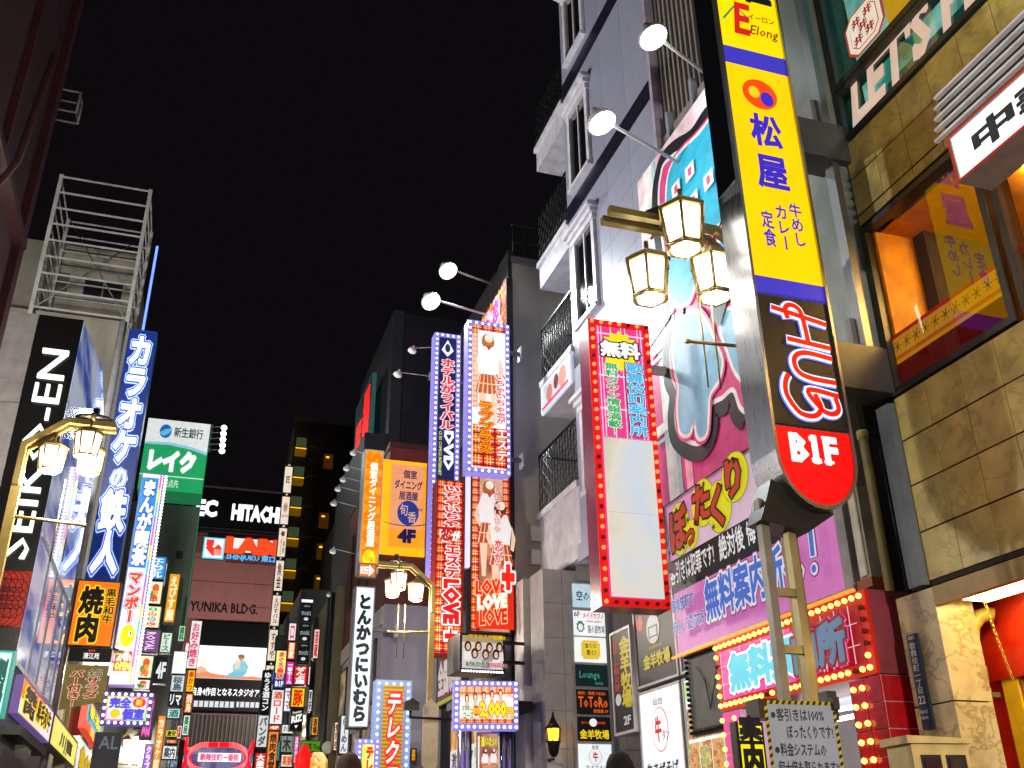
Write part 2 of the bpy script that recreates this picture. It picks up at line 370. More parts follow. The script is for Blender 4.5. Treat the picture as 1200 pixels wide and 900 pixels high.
# window with orange room
FRM = M('3c3a38', r=.35, m=.3)
gl = bpy.data.materials.new('window_glass'); gl.use_nodes = True; N = gl.node_tree.nodes; Lk = gl.node_tree.links; P = N['Principled BSDF']
fr = N.new('ShaderNodeFresnel'); fr.inputs[0].default_value = 1.9; gs = N.new('ShaderNodeBsdfGlossy'); gs.inputs['Roughness'].default_value = .02; tr = N.new('ShaderNodeBsdfTransparent'); tr.inputs[0].default_value = (.9, .92, .9, 1)
mx = N.new('ShaderNodeMixShader'); Lk.new(fr.outputs[0], mx.inputs[0]); Lk.new(tr.outputs[0], mx.inputs[1]); Lk.new(gs.outputs[0], mx.inputs[2]); Lk.new(mx.outputs[0], N['Material Output'].inputs[0]); GLASS = gl
def win(name, y1, y0, z0, z1, fw=.05, room=None, panes=True, label=None):
    a = MB(); f = lambda ya, yb, za, zb, x0=-.02, x1=.1: a.box(x0, x1, ya-2, yb-2, za, zb, FRM)
    f(y0, y1, z0, z0+fw); f(y0, y1, z1-fw, z1); f(y0, y0+fw, z0+fw, z1-fw); f(y1-fw, y1, z0+fw, z1-fw)
    o = a.build(name, t, label=label)
    MB().add([(.03, y1-fw-2, z0+fw), (.03, y0+fw-2, z0+fw), (.03, y0+fw-2, z1-fw), (.03, y1-fw-2, z1-fw)], [(0, 1, 2, 3)], GLASS).build('pane', o)
    return o
w1 = win('window', 5.2, 4.02, 4.09, 5.52); w2 = win('window', 3.96, 2.4, 4.09, 5.52)
YW = M('f4ac20', r=.6, n=.15)
mb = MB(); b2 = lambda x0, x1, y0, y1, z0, z1, m=YW: mb.box(x0, x1, y0-2, y1-2, z0, z1, m)
b2(1.9, 1.95, 1, 5, 4.0, 5.5); b2(.05, 1.9, 5.12, 5.16, 4.0, 5.5); b2(.06, 1.9, 4.94, 5.12, 4.0, 4.05); b2(.06, 1.9, 4.94, 5.12, 5.47, 5.51); b2(.12, 1.9, 1, 4.94, 4.0, 4.05, M('8a1c10')); b2(.12, 1.9, 1, 4.94, 5.47, 5.51, M('e0a840')); b2(.3, .6, 3.1, 3.5, 4.05, 5.46, M('b47820')); b2(1.0, 1.5, 4.2, 4.5, 4.05, 5.2, M('6a4a20'))
mb.build('room', t)
MB().box(.5, 1.2, 2.0, 2.1, 5.44, 5.465, M('ffc868', 170)).box(.5, 1.2, .4, .5, 5.44, 5.465, M('ffc868', 170)).build('room_lamp', t)
# printed film along the window foot
fm = MB(); RED = M('c01810', .45, n=.1)
fm.box(.038, .042, 2.06, 3.16, 4.14, 4.33, M('7a1008', .35)); fm.box(.038, .042, 2.06, 3.16, 4.53, 4.56, RED); fm.box(.038, .042, 2.06, 3.16, 4.36, 4.39, RED); fm.box(.038, .041, 2.06, 3.16, 4.33, 4.53, M('e8a020', .5, n=.1))
fm.box(.038, .042, .45, 1.9, 4.14, 4.33, M('7a1008', .35)); fm.box(.038, .042, .45, 1.9, 4.53, 4.56, RED)
for k in range(11):
    y = 2.11+k*.1
    for q in range(6): a = q*PI/3; fm.tube([(.037, y, 4.46), (.037, y+.04*math.cos(a), 4.46+.045*math.sin(a))], .003, M('8a4a08', .1), 4)
    fm.lathe([(.022, 0), (.022, .001)], (0, 0, 0), M('f0b030', .5), 8); n = 16; fm.v[-n:] = [(.036-z, y+.05+x, 4.15+yy) for x, yy, z in fm.v[-n:]]
fm.build('window_film', t)
# upper windows: mahjong parlour
w3 = win('window', 5.2, 2.6, 6.36, 6.86, .045); w4 = win('window', 5.2, 2.6, 6.88, 8.55, .06)
mb = MB(); b2(.3, .32, 2.2, 5.2, 6.35, 8.6, photo(['0f5a50', '2a9a88', '9adccc', '1a6a5c'], 'teal_room', .8, .75)); mb.build('room', t)
mb = MB(); mb.box(.06, .07, .6, 3.15, 6.40, 6.56, M('1c4a48', .6)); mb.build('window_film', t)
def flat_r(W, H, y_left, z0, x, name, parent=None, e=.9, dz=.003): f = Face(W, H, dz, x0=0, z0=z0, e=e); return f
f = Face(2.0, .46, .003, x0=0, e=.75)
f.t("LET'S PLAY", 0.0, .05, 1, 1, 'e8c8b0', .05, sh=.18)
o = f.mb.build('lettering', t, (.02, 3.05-.02, 6.46), -PI/2)
f = Face(1.3, 1.0, .003, x0=0, e=.8)
def mah(u, v, s, ch):
    pts = [(u-s*.5, v-s*.35), (u-s*.3, v-s*.6), (u+s*.3, v-s*.6), (u+s*.5, v-s*.35), (u+s*.5, v+s*.35), (u+s*.3, v+s*.6), (u-s*.3, v+s*.6), (u-s*.5, v+s*.35)]
    f.p(pts, 'b04030'); f.p([(u+(a-u)*.9, v+(b-v)*.92) for a, b in pts], 'f0e0c8'); f.p([(u+(a-u)*.72, v+(b-v)*.76) for a, b in pts], 'b04030'); f.p([(u+(a-u)*.69, v+(b-v)*.73) for a, b in pts], 'f4e8d4')
    if ch: f.t(ch, u-s*.3, v-s*.4, u+s*.3, v+s*.4, 'b02818', .03, d='v')
    else:
        for k, (a, b) in enumerate([(-.16, -.26), (.16, -.26), (0, 0), (-.16, .26), (.16, .26)]): f.t('井', u+s*(a-.12), v+s*(b-.13), u+s*(a+.12), v+s*(b+.13), 'a02818', .04, d='v')
f.r(.45, .2, 1, .98, 'c8961c'); f.r(.5, .25, .9, .6, 'e0b040')
f.el(.75, .45, .16, .2, 'f0d0a0'); f.el(.75, .36, .15, .12, '6a4a2a')
mah(.27, .72, .36, None); mah(.5, .28, .34, '九萬')
f.mb.build('window_sticker', t, (.025, 5.08-2, 6.93), -PI/2)
# entrance recess under the tiles
PIER = marble('c8b48c', 'a08a5c', 'pier_marble', .25, 3)
mb = MB(); b2(.0, .3, 5.2, 5.57, 0, 2.0, PIER); b2(.002, .302, 5.2, 5.57, 2.01, 2.72, PIER); mb.build('pier', t)
mb = MB(); RP = M('c82a10', r=.35); YP = M('e8b820', r=.4)
b2(.303, .5, 5.42, 5.5, 0, 2.7, RP); b2(.5, .55, 1, 5.5, 0, 2.7, RP); b2(.44, .5, 1, 5.33, 2.15, 2.32, M('b81c10', r=.3)); b2(.45, .5, 5.12, 5.25, 0, 2.15, YP); b2(.06, .52, 1, 5.197, 2.66, 2.7, M('c8b070', r=.5)); b2(.0, .06, 1, 5.197, 2.6, 2.72, M('a08448', r=.5))
mb.build('shop_front', t)
MB().box(.46, .48, 1.2, 3.1, 0, 2.13, photo(['1a1410', '6a3010', 'c0501c', 'e8c060'], 'menu_window', 4, .6)).build('shop_window', t)
l1 = MB(); l1.box(.14, .34, 2.4, 3.1, 2.62, 2.645, M('ffe890', 20)); l1.box(.14, .34, 1.4, 2.3, 2.62, 2.645, M('ffe890', 20)); l1.box(.12, .36, 1.3, 3.15, 2.63, 2.658, M('b08c30')); l1.build('ceiling_light', t)
f = Face(.3, .5, .002, e=.9); f.r(0, 0, 1, 1, 'f0e8d0'); f.t('高', .1, .05, .9, .45, '1a1a1a', .03, d='v'); f.r(.1, .5, .9, .9, 'e07020'); f.mb.build('menu_poster', t, (.45, 3.0, 1.35), -PI/2)
# pipe, chain
tag(MB().tube([(5.06, 5.2, 2.56), (5.03, 5.22, 2.57), (4.99, 5.25, 2.56), (4.94, 5.28, 2.5), (4.92, 5.29, 2.4), (4.92, 5.29, 2.1), (4.92, 5.29, .1)], .048, M('c8a850', r=.35), 14).tube([(4.92, 5.29, 2.24), (4.92, 5.29, 2.14)], .056, M('a88838'), 14).box(4.84, 5.05, 5.28, 5.31, 2.05, 2.08, M('6a5a30')).tube([(4.92, 5.29, 2.1), (4.92, 5.29, 2.04)], .056, M('6a5a30'), 14).build('drain_pipe'), 'cream drain pipe bending into the red wall beside the lit entrance', 'pipe')
mb = MB(); a, b = Vector((4.83, 5.02, 2.62)), Vector((5.0, 5.1, 2.14)); n = 20
for k in range(n):
    p = a.lerp(b, (k+.5)/n)+Vector((0, 0, -.03*math.sin(PI*(k+.5)/n))); d = (b-a).normalized(); s = Vector((0, 1, 0)).cross(d).normalized() if k % 2 else Vector((0, 1, 0))
    mb.tube([p+d*.02*math.cos(q*PI/4)+s*.009*math.sin(q*PI/4) for q in range(9)], .0028, M('e8c860', r=.3, m=.6), 5)
tag(mb.build('hanging_chain'), 'thin metal chain hanging from the bright ceiling light in the entrance', 'chain')
# address plate
t2, f = sign('address_plate', 'narrow dark blue address plate on the marble pier', 'sign', (5.5, 5.4, 1.86, 2.46), 'r', 4.575, '1c2c4a', 0, .02, 0, M('1c2c4a'))
f.t('新宿区', .2, .02, .8, .06, 'e0e4ea', .01); f.t('歌舞伎町一丁目', .2, .09, .8, .64, 'e0e4ea', .01, d='v'); f.t('22', .18, .66, .82, .74, 'e0e4ea', .02); f.t('Kabuki', .15, .8, .85, .84, 'e0e4ea'); f.t('1-chome', .15, .86, .85, .9, 'e0e4ea'); f.done(t2)
# meter cabinet
c = thing('meter_cabinet', 'cream metal utility cabinet with two dark windows at the foot of the pier', 'cabinet', (4.2, 4.95, 0), -.12)
cr = M('d0bc84', r=.4); MB().box(-.17, .19, 0, .26, .1, 1.72, cr).build('body', c); MB().prism([(-.2, 1.722), (.22, 1.722), (.22, 1.75), (-.2, 1.765)], -.02, .28, cr).build('lid', c)
for x in (-.11, .05): w = MB().box(x-.012, x+.112, -.01, 0, 1.25, 1.66, BLACK).build('meter_window', c); MB().box(x, x+.1, -.016, -.011, 1.27, 1.64, glassy('101418', 'meter_glass')).box(x+.02, x+.08, -.018, -.0165, 1.5, 1.56, LGREY).build('pane', w)
f = Face(.16, .07, .002, e=0); f.r(0, 0, 1, 1, '2a8a3a'); f.t('Botania', .08, .2, .92, .85, 'f0f4f0', .02, d='h'); o = f.mb.build('sticker', c, (.192, .08, 1.55)); o.rotation_euler = (0, -PI/2, PI/2)

# shop sign over the window + louvre
t2, f = sign('shop_sign', 'white lit box sign with a red frame above the orange window', 'sign', (3.92, 2.2, 4.98, 5.34), 'r', 4.3, 'ffffff', 1.15, .25, .02, M('8a8a88', r=.5))
MB().box(-.862, .862, -.016, -.0125, 0, .014, M('d83818', .5)).box(-.862, .862, -.016, -.0125, .346, .36, M('d83818', .5)).box(-.862, -.848, -.016, -.0125, .014, .346, M('d83818', .5)).build('red_edge', t2)
f.t('中華料理', .1, .24, .98, .8, '2a2a2a', .045); f.done(t2)
t2 = thing('metal_louvre', 'row of black and white metal strips above the white box sign', 'louvre', (4.3, 4.0, 5.4))
MB().box(.06, .3, -2, -.02, .0, .36, BLACK).build('back_plate', t2)
for k in range(5): z = .02+k*.075; MB().box(.025, .06, -2, .06-k*.02, z, z+.018, M('e4e6f0', r=.25)).build('slat', t2)

# ================================================================ vertical pole sign (front of the stone building)
YS = 5.1; x0, x1 = 3.47, 4.09; z0, zr, z1 = 3.14, 3.42, 9.2; W = x1-x0; xc = (x0+x1)/2
t = thing('pole_sign', 'tall narrow steel pole sign with yellow, black and red lit panels', 'sign', (xc, YS, 0))
def rr(r, zc, n=14): return [(r*math.cos(PI+PI*k/n), zc+(zc-z0)*r/(W/2)*math.sin(PI+PI*k/n)) for k in range(n+1)]
out = rr(W/2, zr+.1)+[(W/2, z1), (-W/2, z1)]
mb = MB(); mb.prism(out, .02, .29, STEEL)
for s in (-1, 1): mb.box(s*W/2, s*(W/2-.022), -.02, .02, zr+.1, z1, STEEL)
q = rr(W/2, zr+.1); q2 = rr(W/2-.022, zr+.1)
for i in range(14): mb.add([(a[0], y, a[1]) for a in (q[i], q[i+1]) for y in (-.02, .02)]+[(a[0], y, a[1]) for a in (q2[i], q2[i+1]) for y in (-.02, .02)], [(0, 2, 3, 1), (4, 5, 7, 6), (0, 4, 6, 2)], STEEL)
mb.build('case', t)
mb = MB(); mb.box(-W/2-.004, -W/2, .03, .28, 5.7, z1, glassy('0c0c10', 'dark_reflection_side', .12)); mb.build('side_panel', t)  # black sheet paints the dark reflection on the upper steel side
Wi = W-.044
def pane(za, zb, h, e, name='panel'): MB().box(-Wi/2, Wi/2, 0, .019, za, zb, M(h, e, n=.1, sc=2)).build(name, t)
zy0, zy1 = 4.86, 6.85
pane(zy0+.002, zy1, 'ffc800', 1.12); pane(4.735, zy0, '4038c0', .95); pane(zy1+.002, 7.03, '4038c0', .95); pane(7.05, 8.6, 'ffd800', 1.1); pane(8.62, z1-.02, 'ffffff', 1); pane(3.72, 4.71, '0c0c0e', 0)
B = [(-Wi/2, 3.70)]+[(a*(Wi/W), b+.012) for a, b in q]+[(Wi/2, 3.70)]
MB().prism([(p[0], p[1]) for p in B][::1], 0, .019, M('f80c0c', 1.05, n=.04)).build('panel', t, label='red rounded foot panel of the pole sign')
f = Face(Wi, zy1-zy0, .002, z0=zy0, e=1)
bl = '3c28c0'
f.el(.5, .135, .2*1.35, .075, 'f04a10', 28); f.el(.41, .13, .085, .03, 'ffc81e'); f.el(.6, .155, .1, .036, bl)
f.t('松', .27, .24, .74, .40, bl, .035, d='v'); f.t('屋', .27, .435, .74, .60, bl, .035, d='v')
f.t('牛めし', .66, .65, .85, .845, bl, .02, d='v'); f.t('カレー', .44, .67, .63, .875, bl, .02, d='v'); f.t('定食', .22, .71, .40, .87, bl, .02, d='v'); f.done(t)
f = Face(Wi, .97, .002, z0=3.73, e=1)
def hub(c, w, k):                                # the turned three-letter mark, drawn as neon strokes
    f.k = k; s = w; u = lambda x, y: (x, y)
    f.line([(.17, .10), (.93, .18)], s, c); f.line([(.33, .345), (.93, .375)], s, c)
    f.curve([(.62, .36), (.60, .2), (.56, .09), (.44, .06), (.36, .1), (.38, .18)], s, c)
    f.k = k; f.curve([(.93, .46), (.55, .44), (.39, .50), (.42, .60), (.60, .64), (.93, .65)], s, c)
    f.k = k; f.curve([(.93, .755), (.52, .735), (.66, .87), (.80, .90), (.90, .86), (.88, .77)], s, c)
    f.k = k; f.curve([(.60, .76), (.66, .86), (.56, .93), (.36, .92), (.22, .80), (.22, .70), (.28, .63)], s, c)
hub('6a78ff', .082, 1); hub('ffffff', .068, 5); hub('ff1408', .038, 9); f.done(t, 'neon_lettering')  # widest blue stroke paints the glow around the neon
f = Face(Wi, .2, .002, z0=3.46, e=1.2); f.t('B1F', .2, .05, .8, .95, 'ffffff', .05); f.r(.445, .82, .575, .98, 'ffffff'); f.r(.44, .06, .5, .22, 'ffffff'); f.r(.18, .02, .26, .12, 'ffffff'); f.r(.18, .88, .26, .98, 'ffffff'); f.r(.6, .88, .73, .98, 'ffffff'); f.r(.6, .02, .66, .12, 'ffffff'); f.done(t)
f = Face(Wi, 1.5, .002, z0=7.08, e=1); f.t('麻', .3, .02, .9, .33, '141414', .05, d='v'); f.t('雀', .4, .36, .95, .66, '141414', .05, d='v'); f.line([(.08, .84), (.3, .72), (.5, .80)], .02, '2a8a5a'); f.t('E', .28, .70, .5, .92, 'd02020', .03, sh=.1); f.t('Elong', .5, .84, .95, .93, '8a1a10', .01, sh=.25); f.t('イーロン', .5, .76, .92, .80, '8a1a10'); f.el(.2, .5, .12, .2, 'f4c8b0'); f.done(t)
mb = MB(); pm = M('a89c70', r=.35, m=.5)
mb.box(-.395, -.34, .12, .18, 0, 3.22, M('8e8c86', r=.35, m=.5)); mb.box(-.205, -.15, .12, .18, 0, 3.2, pm)
for z in (1.0, 2.25, 2.6): mb.box(-.34, -.205, .13, .17, z, z+.05, pm)
mb.prism([(-.32, 3.34), (-.43, 3.06), (-.1, 3.0), (.12, 3.14)], .06, .24, M('2c2a2a', r=.4, m=.5)); mb.build('post', t)
for z in (4.1, 6.15, 8.2): MB().box(W/2, .95, .06, .3, z, z+.36, M('4a4c50', r=.35, m=.4)).build('bracket', t)

# notice board strapped to the posts
t2 = thing('notice_board', 'grey handwritten notice board with yellow and black tape edge strapped to the posts', 'notice', (3.33, 4.98, -.06), -.05)
MB().box(-.21, .21, 0, .02, 1.42, 1.98, M('c8ccd8', .3, r=.5)).build('board', t2)
mb = MB(); k = 0
for i in range(24):
    x = -.23+i*.0192; mb.add([(x, -.004, 1.975), (x+.0192, -.004, 1.975), (x+.0292, -.004, 1.995), (x+.01, -.004, 1.995)], [(0, 1, 2, 3)], M('c8b414', r=.4) if i % 2 else BLACK)
for s in (-1, 1):
    for i in range(29): z = 1.42+i*.0192; mb.add([(s*.215-.01, -.004, z), (s*.215+.01, -.004, z+.01), (s*.215+.01, -.004, z+.029), (s*.215-.01, -.004, z+.0192)], [(0, 1, 2, 3)], M('c8b414', r=.4) if i % 2 else BLACK)
mb.build('warning_tape', t2)
f = Face(.4, .54, .0015, z0=1.43, e=0)
for v, s, a, b in ((.03, '客引きは100%', .12, .86), (.2, 'ぼったくりです!', .25, .97), (.37, '料金システムの', .12, .82), (.54, '何十倍も取られます!!', .06, .99)): f.t(s, a, v, b, v+.125, '18181c', .02)
f.el(.06, .1, .035, .03, '18181c'); f.el(.06, .44, .035, .03, '18181c'); f.t('当案内所は優良店のみご案内しております。', .02, .72, .99, .78, '9a2a30', .01); f.t('歌舞伎町案内所組合', .4, .85, .95, .91, '505058', .01); f.done(t2)
MB().box(.2, .26, .02, .12, 1.9, 2.06, DARK).box(.2, .24, -.03, .02, 1.95, 2.02, DARK).build('clamp', t2)
t2 = thing('loudspeaker', 'small black loudspeaker above the yellow guide sign at the shop door', 'speaker', (3.62, 5.7, 0))
MB().box(-.11, .11, 0, .16, 1.93, 2.05, BLACK).build('body', t2); MB().tube([(.03, .0, 1.99), (.03, -.02, 1.99)], [.05, .04], M('3a3a3e'), 14).build('cone', t2)

# ================================================================ gap between buildings: pipes and a lamp housing
tag(MB().tube([(4.72, 5.75, 0), (4.72, 5.75, 4.0)], .035, M('8a7a4c', r=.45), 10).tube([(4.72, 5.75, 4.0), (4.72, 5.75, 4.06)], .045, M('b0a468'), 10).tube([(4.72, 5.75, 2.4), (4.72, 5.75, 2.44)], .045, M('8a7a4c'), 10).build('drain_pipe'), 'thin olive drain pipe in the dark gap left of the stone tiles', 'pipe')
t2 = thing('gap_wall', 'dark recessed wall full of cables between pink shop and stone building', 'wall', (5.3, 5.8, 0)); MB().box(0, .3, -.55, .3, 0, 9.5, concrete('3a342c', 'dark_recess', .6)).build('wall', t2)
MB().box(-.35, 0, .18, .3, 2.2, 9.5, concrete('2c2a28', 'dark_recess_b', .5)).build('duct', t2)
tag(MB().box(4.66, 4.8, 5.85, 5.98, 2.95, 3.65, M('a09a8c', r=.6)).box(4.64, 4.66, 5.88, 5.95, 2.97, 3.63, M('c8c4b8')).box(4.64, 4.82, 5.83, 6.0, 2.88, 2.95, M('8a4a1c')).build('shutter_box'), 'weathered pale vertical box hanging in the gap beside the pink billboard', 'box')
for k, (xx, dx) in enumerate(((4.8, .02), (4.83, .06))): tag(MB().tube([(xx, 5.68, 3.9), (xx+dx, 5.7, 3.0), (xx-.02, 5.66, 2.2), (xx, 5.7, .3)], .012, BLACK, 6).build('cable'), ['slack black cable hanging beside the olive drain pipe', 'second black cable hanging against the wall of the gap'][k], 'cable')

# ================================================================ guide shop building
XG = 4.7
t = thing('guide_shop_building', 'building behind the pink billboards with grey vertical louvres on top', 'building', (XG, 7.5, 0)); GW = concrete('8e8a84', 'shop_wall', .4)
MB().box(.05, 3, -1.45, 1.6, 2.9, 9.0, GW).box(.05, 3, 1.2, 1.6, 0, 2.9, GW).box(1.2, 3, -1.45, 1.2, 0, 2.9, M('e8d8d8', .25)).box(.4, 3, -1.45, .95, 9.0, 13.5, DARK).build('wall', t)
lm = MB(); lm.box(-.02, .06, -.018, .018, 0, 4.6, M('8a8480', r=.5)); lm = lm.mesh('louvre_slat')
for k in range(22): put(lm, 'slat', t, (.1, -1.4+k*.108, 8.75))
MB().box(.15, .2, -1.45, .95, 9.6, 9.66, GREY).box(.15, .2, -1.45, .95, 11, 11.06, GREY).box(-.03, .1, .93, 1.0, 8.4, 13.4, M('a8a0b8', r=.4)).build('louvre_rail', t)
for y in (.7, .1, -.5, -1.1): MB().box(.0, .08, y-.03, y+.03, 8.5, 9.2, M('8a90a0', r=.4)).build('banner_post', t)
# big banner
box = (8.97, 6.1, 4.47, 8.7)
t2, f = sign('wall_banner', 'huge glossy banner of blue graffiti letters on pink plaid with black outlines', 'banner', box, 'r', XG-.06, 'f2b8d4', 0, .1, .0, LGREY)
for m_ in list(t2.children): 
    if m_.name.startswith('panel'): m_.data.materials[0] = glassy('c8609a', 'vinyl_pink', .15)
f.e = 0; f.dz = .0015; q = uvx(XG-.06, box)
def c_(pts, *a): f.curve([q(*p) for p in pts], *a)
f.p([(0, 0), (1, 0), (1, .16), (.0, .24)], 'f6dce8'); f.p([(0, .24), (1, .16), (1, 1), (0, 1)], 'd8408c')
for u, w, c in ((.06, .09, 'ffffff'), (.14, .03, 'b8e8f4'), (.2, .05, 'f4a8cc'), (.62, .05, 'b8dcf0'), (.7, .09, 'ffffff')): f.k += 0; f.r(u, 0, u+w, 1, c)
for v in (.1, .33, .56, .79): f.r(0, v, 1, v+.028, 'ffffff'); f.r(0, v+.04, 1, v+.05, 'a8dcf0')
edge = [(838, 128), (829, 135), (812, 160), (793, 172), (779, 186), (773, 205), (770, 228), (771, 262), (777, 307), (780, 338), (786, 366), (785, 394), (783, 422), (785, 447), (791, 462), (789, 489), (792, 512), (803, 526), (819, 532), (831, 524), (838, 506), (840, 482), (850, 478), (859, 469), (865, 487), (874, 496)]
E0 = [q(*p) for p in edge]
f.p(E0+[(1, .75), (1, 0)], 'e0408e')
def inset(k): 
    m = [(f.P(*p)) for p in E0]; o = offs(m, k); return [((x-f.x0)/f.W, 1-(z-f.z0)/f.H) for x, z in o]
f.curve(inset(.0), .17, '14141a', 4); f.curve(inset(.1), .05, 'fdf4fa', 4)
def blob(pts, col, wp=.15, ww=.085):             # fat cartoon letter shape: pink rim, white rim, flat fill
    P = [q(*p) for p in pts]; n = len(P); out = []
    for i in range(n):
        p0, p1, p2, p3 = P[i-1], P[i], P[(i+1) % n], P[(i+2) % n]
        for k in range(4):
            t_ = k/4; out.append(tuple(.5*(2*p1[j]+(p2[j]-p0[j])*t_+(2*p0[j]-5*p1[j]+4*p2[j]-p3[j])*t_*t_+(3*p1[j]-p0[j]-3*p2[j]+p3[j])*t_**3) for j in (0, 1)))
    c = out+out[:2]; f.line(c, wp, 'e0408e'); f.line(c, ww, 'fdf6fb'); f.p(out, col)
blob([(846, 128), (822, 158), (800, 180), (788, 200), (784, 228), (786, 262), (800, 284), (822, 280), (846, 262), (874, 250), (876, 180), (874, 110)], '30bce6')
blob([(790, 300), (786, 330), (792, 352), (806, 356), (816, 338), (818, 300), (804, 284)], '58c0ea')
blob([(842, 288), (828, 306), (826, 340), (838, 352), (862, 344), (876, 326), (876, 280)], '58c0ea')
blob([(808, 368), (796, 380), (793, 408), (796, 436), (800, 452), (799, 480), (802, 506), (812, 508), (818, 492), (823, 512), (832, 508), (834, 484), (836, 462), (846, 446), (850, 424), (842, 404), (834, 384), (822, 368)], '86c6ee')
blob([(856, 366), (850, 386), (858, 410), (868, 436), (880, 440), (882, 370)], '86c6ee')
for px, py in ((813, 202), (797, 223), (818, 236), (836, 212)): u, v = q(px, py); f.r(u-.035, v-.022, u+.035, v+.022, 'f8fcff'); f.r(u-.012, v-.012, u+.012, v+.012, 'e85a90')
for (px, py) in ((848, 366),): u, v = q(px, py); f.p([(u-.06, v), (u, v-.04), (u+.06, v), (u, v+.04)], '14141a')
o = f.done(t2, 'print')
# pink billboard
box = (8.84, 6.06, 2.89, 4.42)
t2, f = sign('pink_billboard', 'long pink billboard with yellow bubbles and a black stripe of white writing', 'billboard', box, 'r', XG-.1, 'eeb4dc', .5, .12, .02, M('9a9aa0', r=.4), dz=.002)
f.e = .62; f.p([(0, 0), (1, 0), (1, .42), (0, .42)], 'e8c8de'); f.p([(0, 0), (.5, 0), (0, .42)], 'ee9ad4'); f.r(0, .61, 1, 1, 'e080cc')
f.r(0, .385, 1, .61, '1e1e22')
bub = [(.095, .2, .085, .185, 'ぼ'), (.185, .285, .05, .1, 'っ'), (.29, .13, .085, .16, 'た'), (.40, .22, .085, .17, 'く'), (.52, .1, .09, .16, 'り')]
for i, (u, v, a, b, s) in enumerate(bub): f.el(u, v, a, b, '8a8a20', 26); f.el(u, v, a*.96, b*.965, 'f0e81c', 26)
for i, (u, v, a, b, s) in enumerate(bub): f.t(s, u-a*.8, v-b*.8, u+a*.8, v+b*.8, 'c8442a', .05, [('1c1408', .05)], d='v')
for (u, v) in ((.03, .34), (.11, .08), (.25, .24), (.33, .03), (.37, .34), (.45, .12), (.15, .36), (.2, .2), (.55, .02), (.02, .12)): f.star(u, v, .016, .03, '141008', 7, .35)
f.t('客引きは犯罪です!', .035, .43, .36, .57, 'f4f4f4', .02); f.t('絶対後', .40, .42, .56, .575, 'f4f4f4', .02); f.t('悔しますよ', .58, .43, .84, .57, 'f4f4f4', .02); f.t('!!', .865, .415, .91, .56, 'f4f4f4', .04)
ou = [('f6eefc', .05), ('8a2a5a', .075)]
f.t('歌舞伎町で', .035, .67, .2, .76, '3c5ac8', .02, ou); f.t('安心して遊ぶなら', .04, .81, .27, .90, '3c5ac8', .02, ou)
f.t('無料案内所へ', .29, .655, .86, .895, '4a78dc', .035, [('f6eefc', .065), ('8a2a5a', .095)]); [(f.line([(.93, .655-g), (.925, .80+g*.5)], w, c), f.el(.922, .865, r, r*1.9, c)) for c, w, r, g in (('8a2a5a', .11, .022, .02), ('f6eefc', .09, .018, .014), ('4a78dc', .055, .011, 0))]; f.done(t2)
MB().box(-1.47, 1.47, -.03, .0, -.02, .0, M('ff9028', 1.4)).build('glow_tube', t2)

# guide shop: bulb framed header, tiled columns, bulbs
RT = M('b01018', .14, r=.16); BULB = bulb_mesh('bulb', .021, 'ffb050', 5, sock=M('7a1408')); 
BOFF = bulb_mesh('bulb_off', .021, '8a3020', .25, sock=M('7a1408'))
t = thing('guide_shop_sign', 'red and pink tiled header box framed with glowing orange bulbs over the shop door', 'sign', (4.45, 6.75, 2.24), -PI/2)
W = 2.14; H = .57
MB().box(-W/2, W/2, .02, .5, 0, H, M('8a3a48', r=.4)).build('case', t)
MB().box(-W/2, W/2, -.012, .018, 0, H, M('e02410', .5)).build('panel', t)
f = Face(W-.18, H-.17, .002, z0=.085, e=.85, y=-.013)
f.r(0, 0, .56, 1, 'ff5ab0'); f.r(.56, 0, 1, 1, 'a01010')
for k in range(12): f.r(k/11.5, 0, k/11.5+.005, 1, 'ffd0e8')
for v in (.33, .7): f.r(0, v, 1, v+.012, 'ffd0e8')
f.t('無料案内所', .1, .17, .92, .87, '6adcf0', .06, [('ffffff', .07), ('e0308a', .11)])
f.t('内所', .60, .17, .92, .87, '5a7a98', .06, [('8a1420', .08)]); f.done(t)
pts = border(W, H, .083, .042)
for i, (x, z) in enumerate(pts): put(BOFF if (x > W/2-.06 and .2 < z < .45) or random.random() < .06 else BULB, 'bulb', t, (x, -.012, z))
t = thing('tiled_column', 'dark red tiled column right of the guide shop door with bulbs', 'column', (4.45, 5.85, 0), -PI/2)
TM = M('b0141c', r=.12, n=.2); MB().box(-.17, .17, .01, .5, 0, 2.23, M('d8a0a8', r=.6)).build('core', t)
def tilewall(t, W, H, z0, y, nx, nz, mat, side=None, dd=.5):
    me = MB(); w = W/nx; h = H/nz; me.box(.004, w-.004, 0, .01, .004, h-.004, mat); me = me.mesh('tile')
    for i in range(nx):
        for k in range(nz): put(me, 'tile', t, (-W/2+i*w, y, z0+k*h))
    if side is not None:
        me = MB(); w2 = dd/3; me.box(0, .01, .004, w2-.004, .004, h-.004, mat); me = me.mesh('tile')
        for i in range(3):
            for k in range(nz): put(me, 'tile', t, (side, .01+i*w2, z0+k*h))
tilewall(t, .34, 2.23, 0, -.002, 2, 13, TM, .17)
for z in [.9+k*.115 for k in range(12)]:
    for x in (-.12, .0): put(BULB, 'bulb', t, (x+(.02 if x else 0), -.004, z))
t = thing('tiled_column', 'pink tiled column left of the guide shop door with bulbs', 'column', (4.45, 7.68, 0), -PI/2)
MB().box(-.14, .14, .01, .3, 0, 2.23, M('ffd0e8', .4)).build('core', t); tilewall(t, .28, 2.23, 0, -.002, 2, 13, M('f050a8', .7, r=.2))
for z in [.9+k*.115 for k in range(12)]:
    for x in (-.11, .09): put(BULB, 'bulb', t, (x, -.004, z))
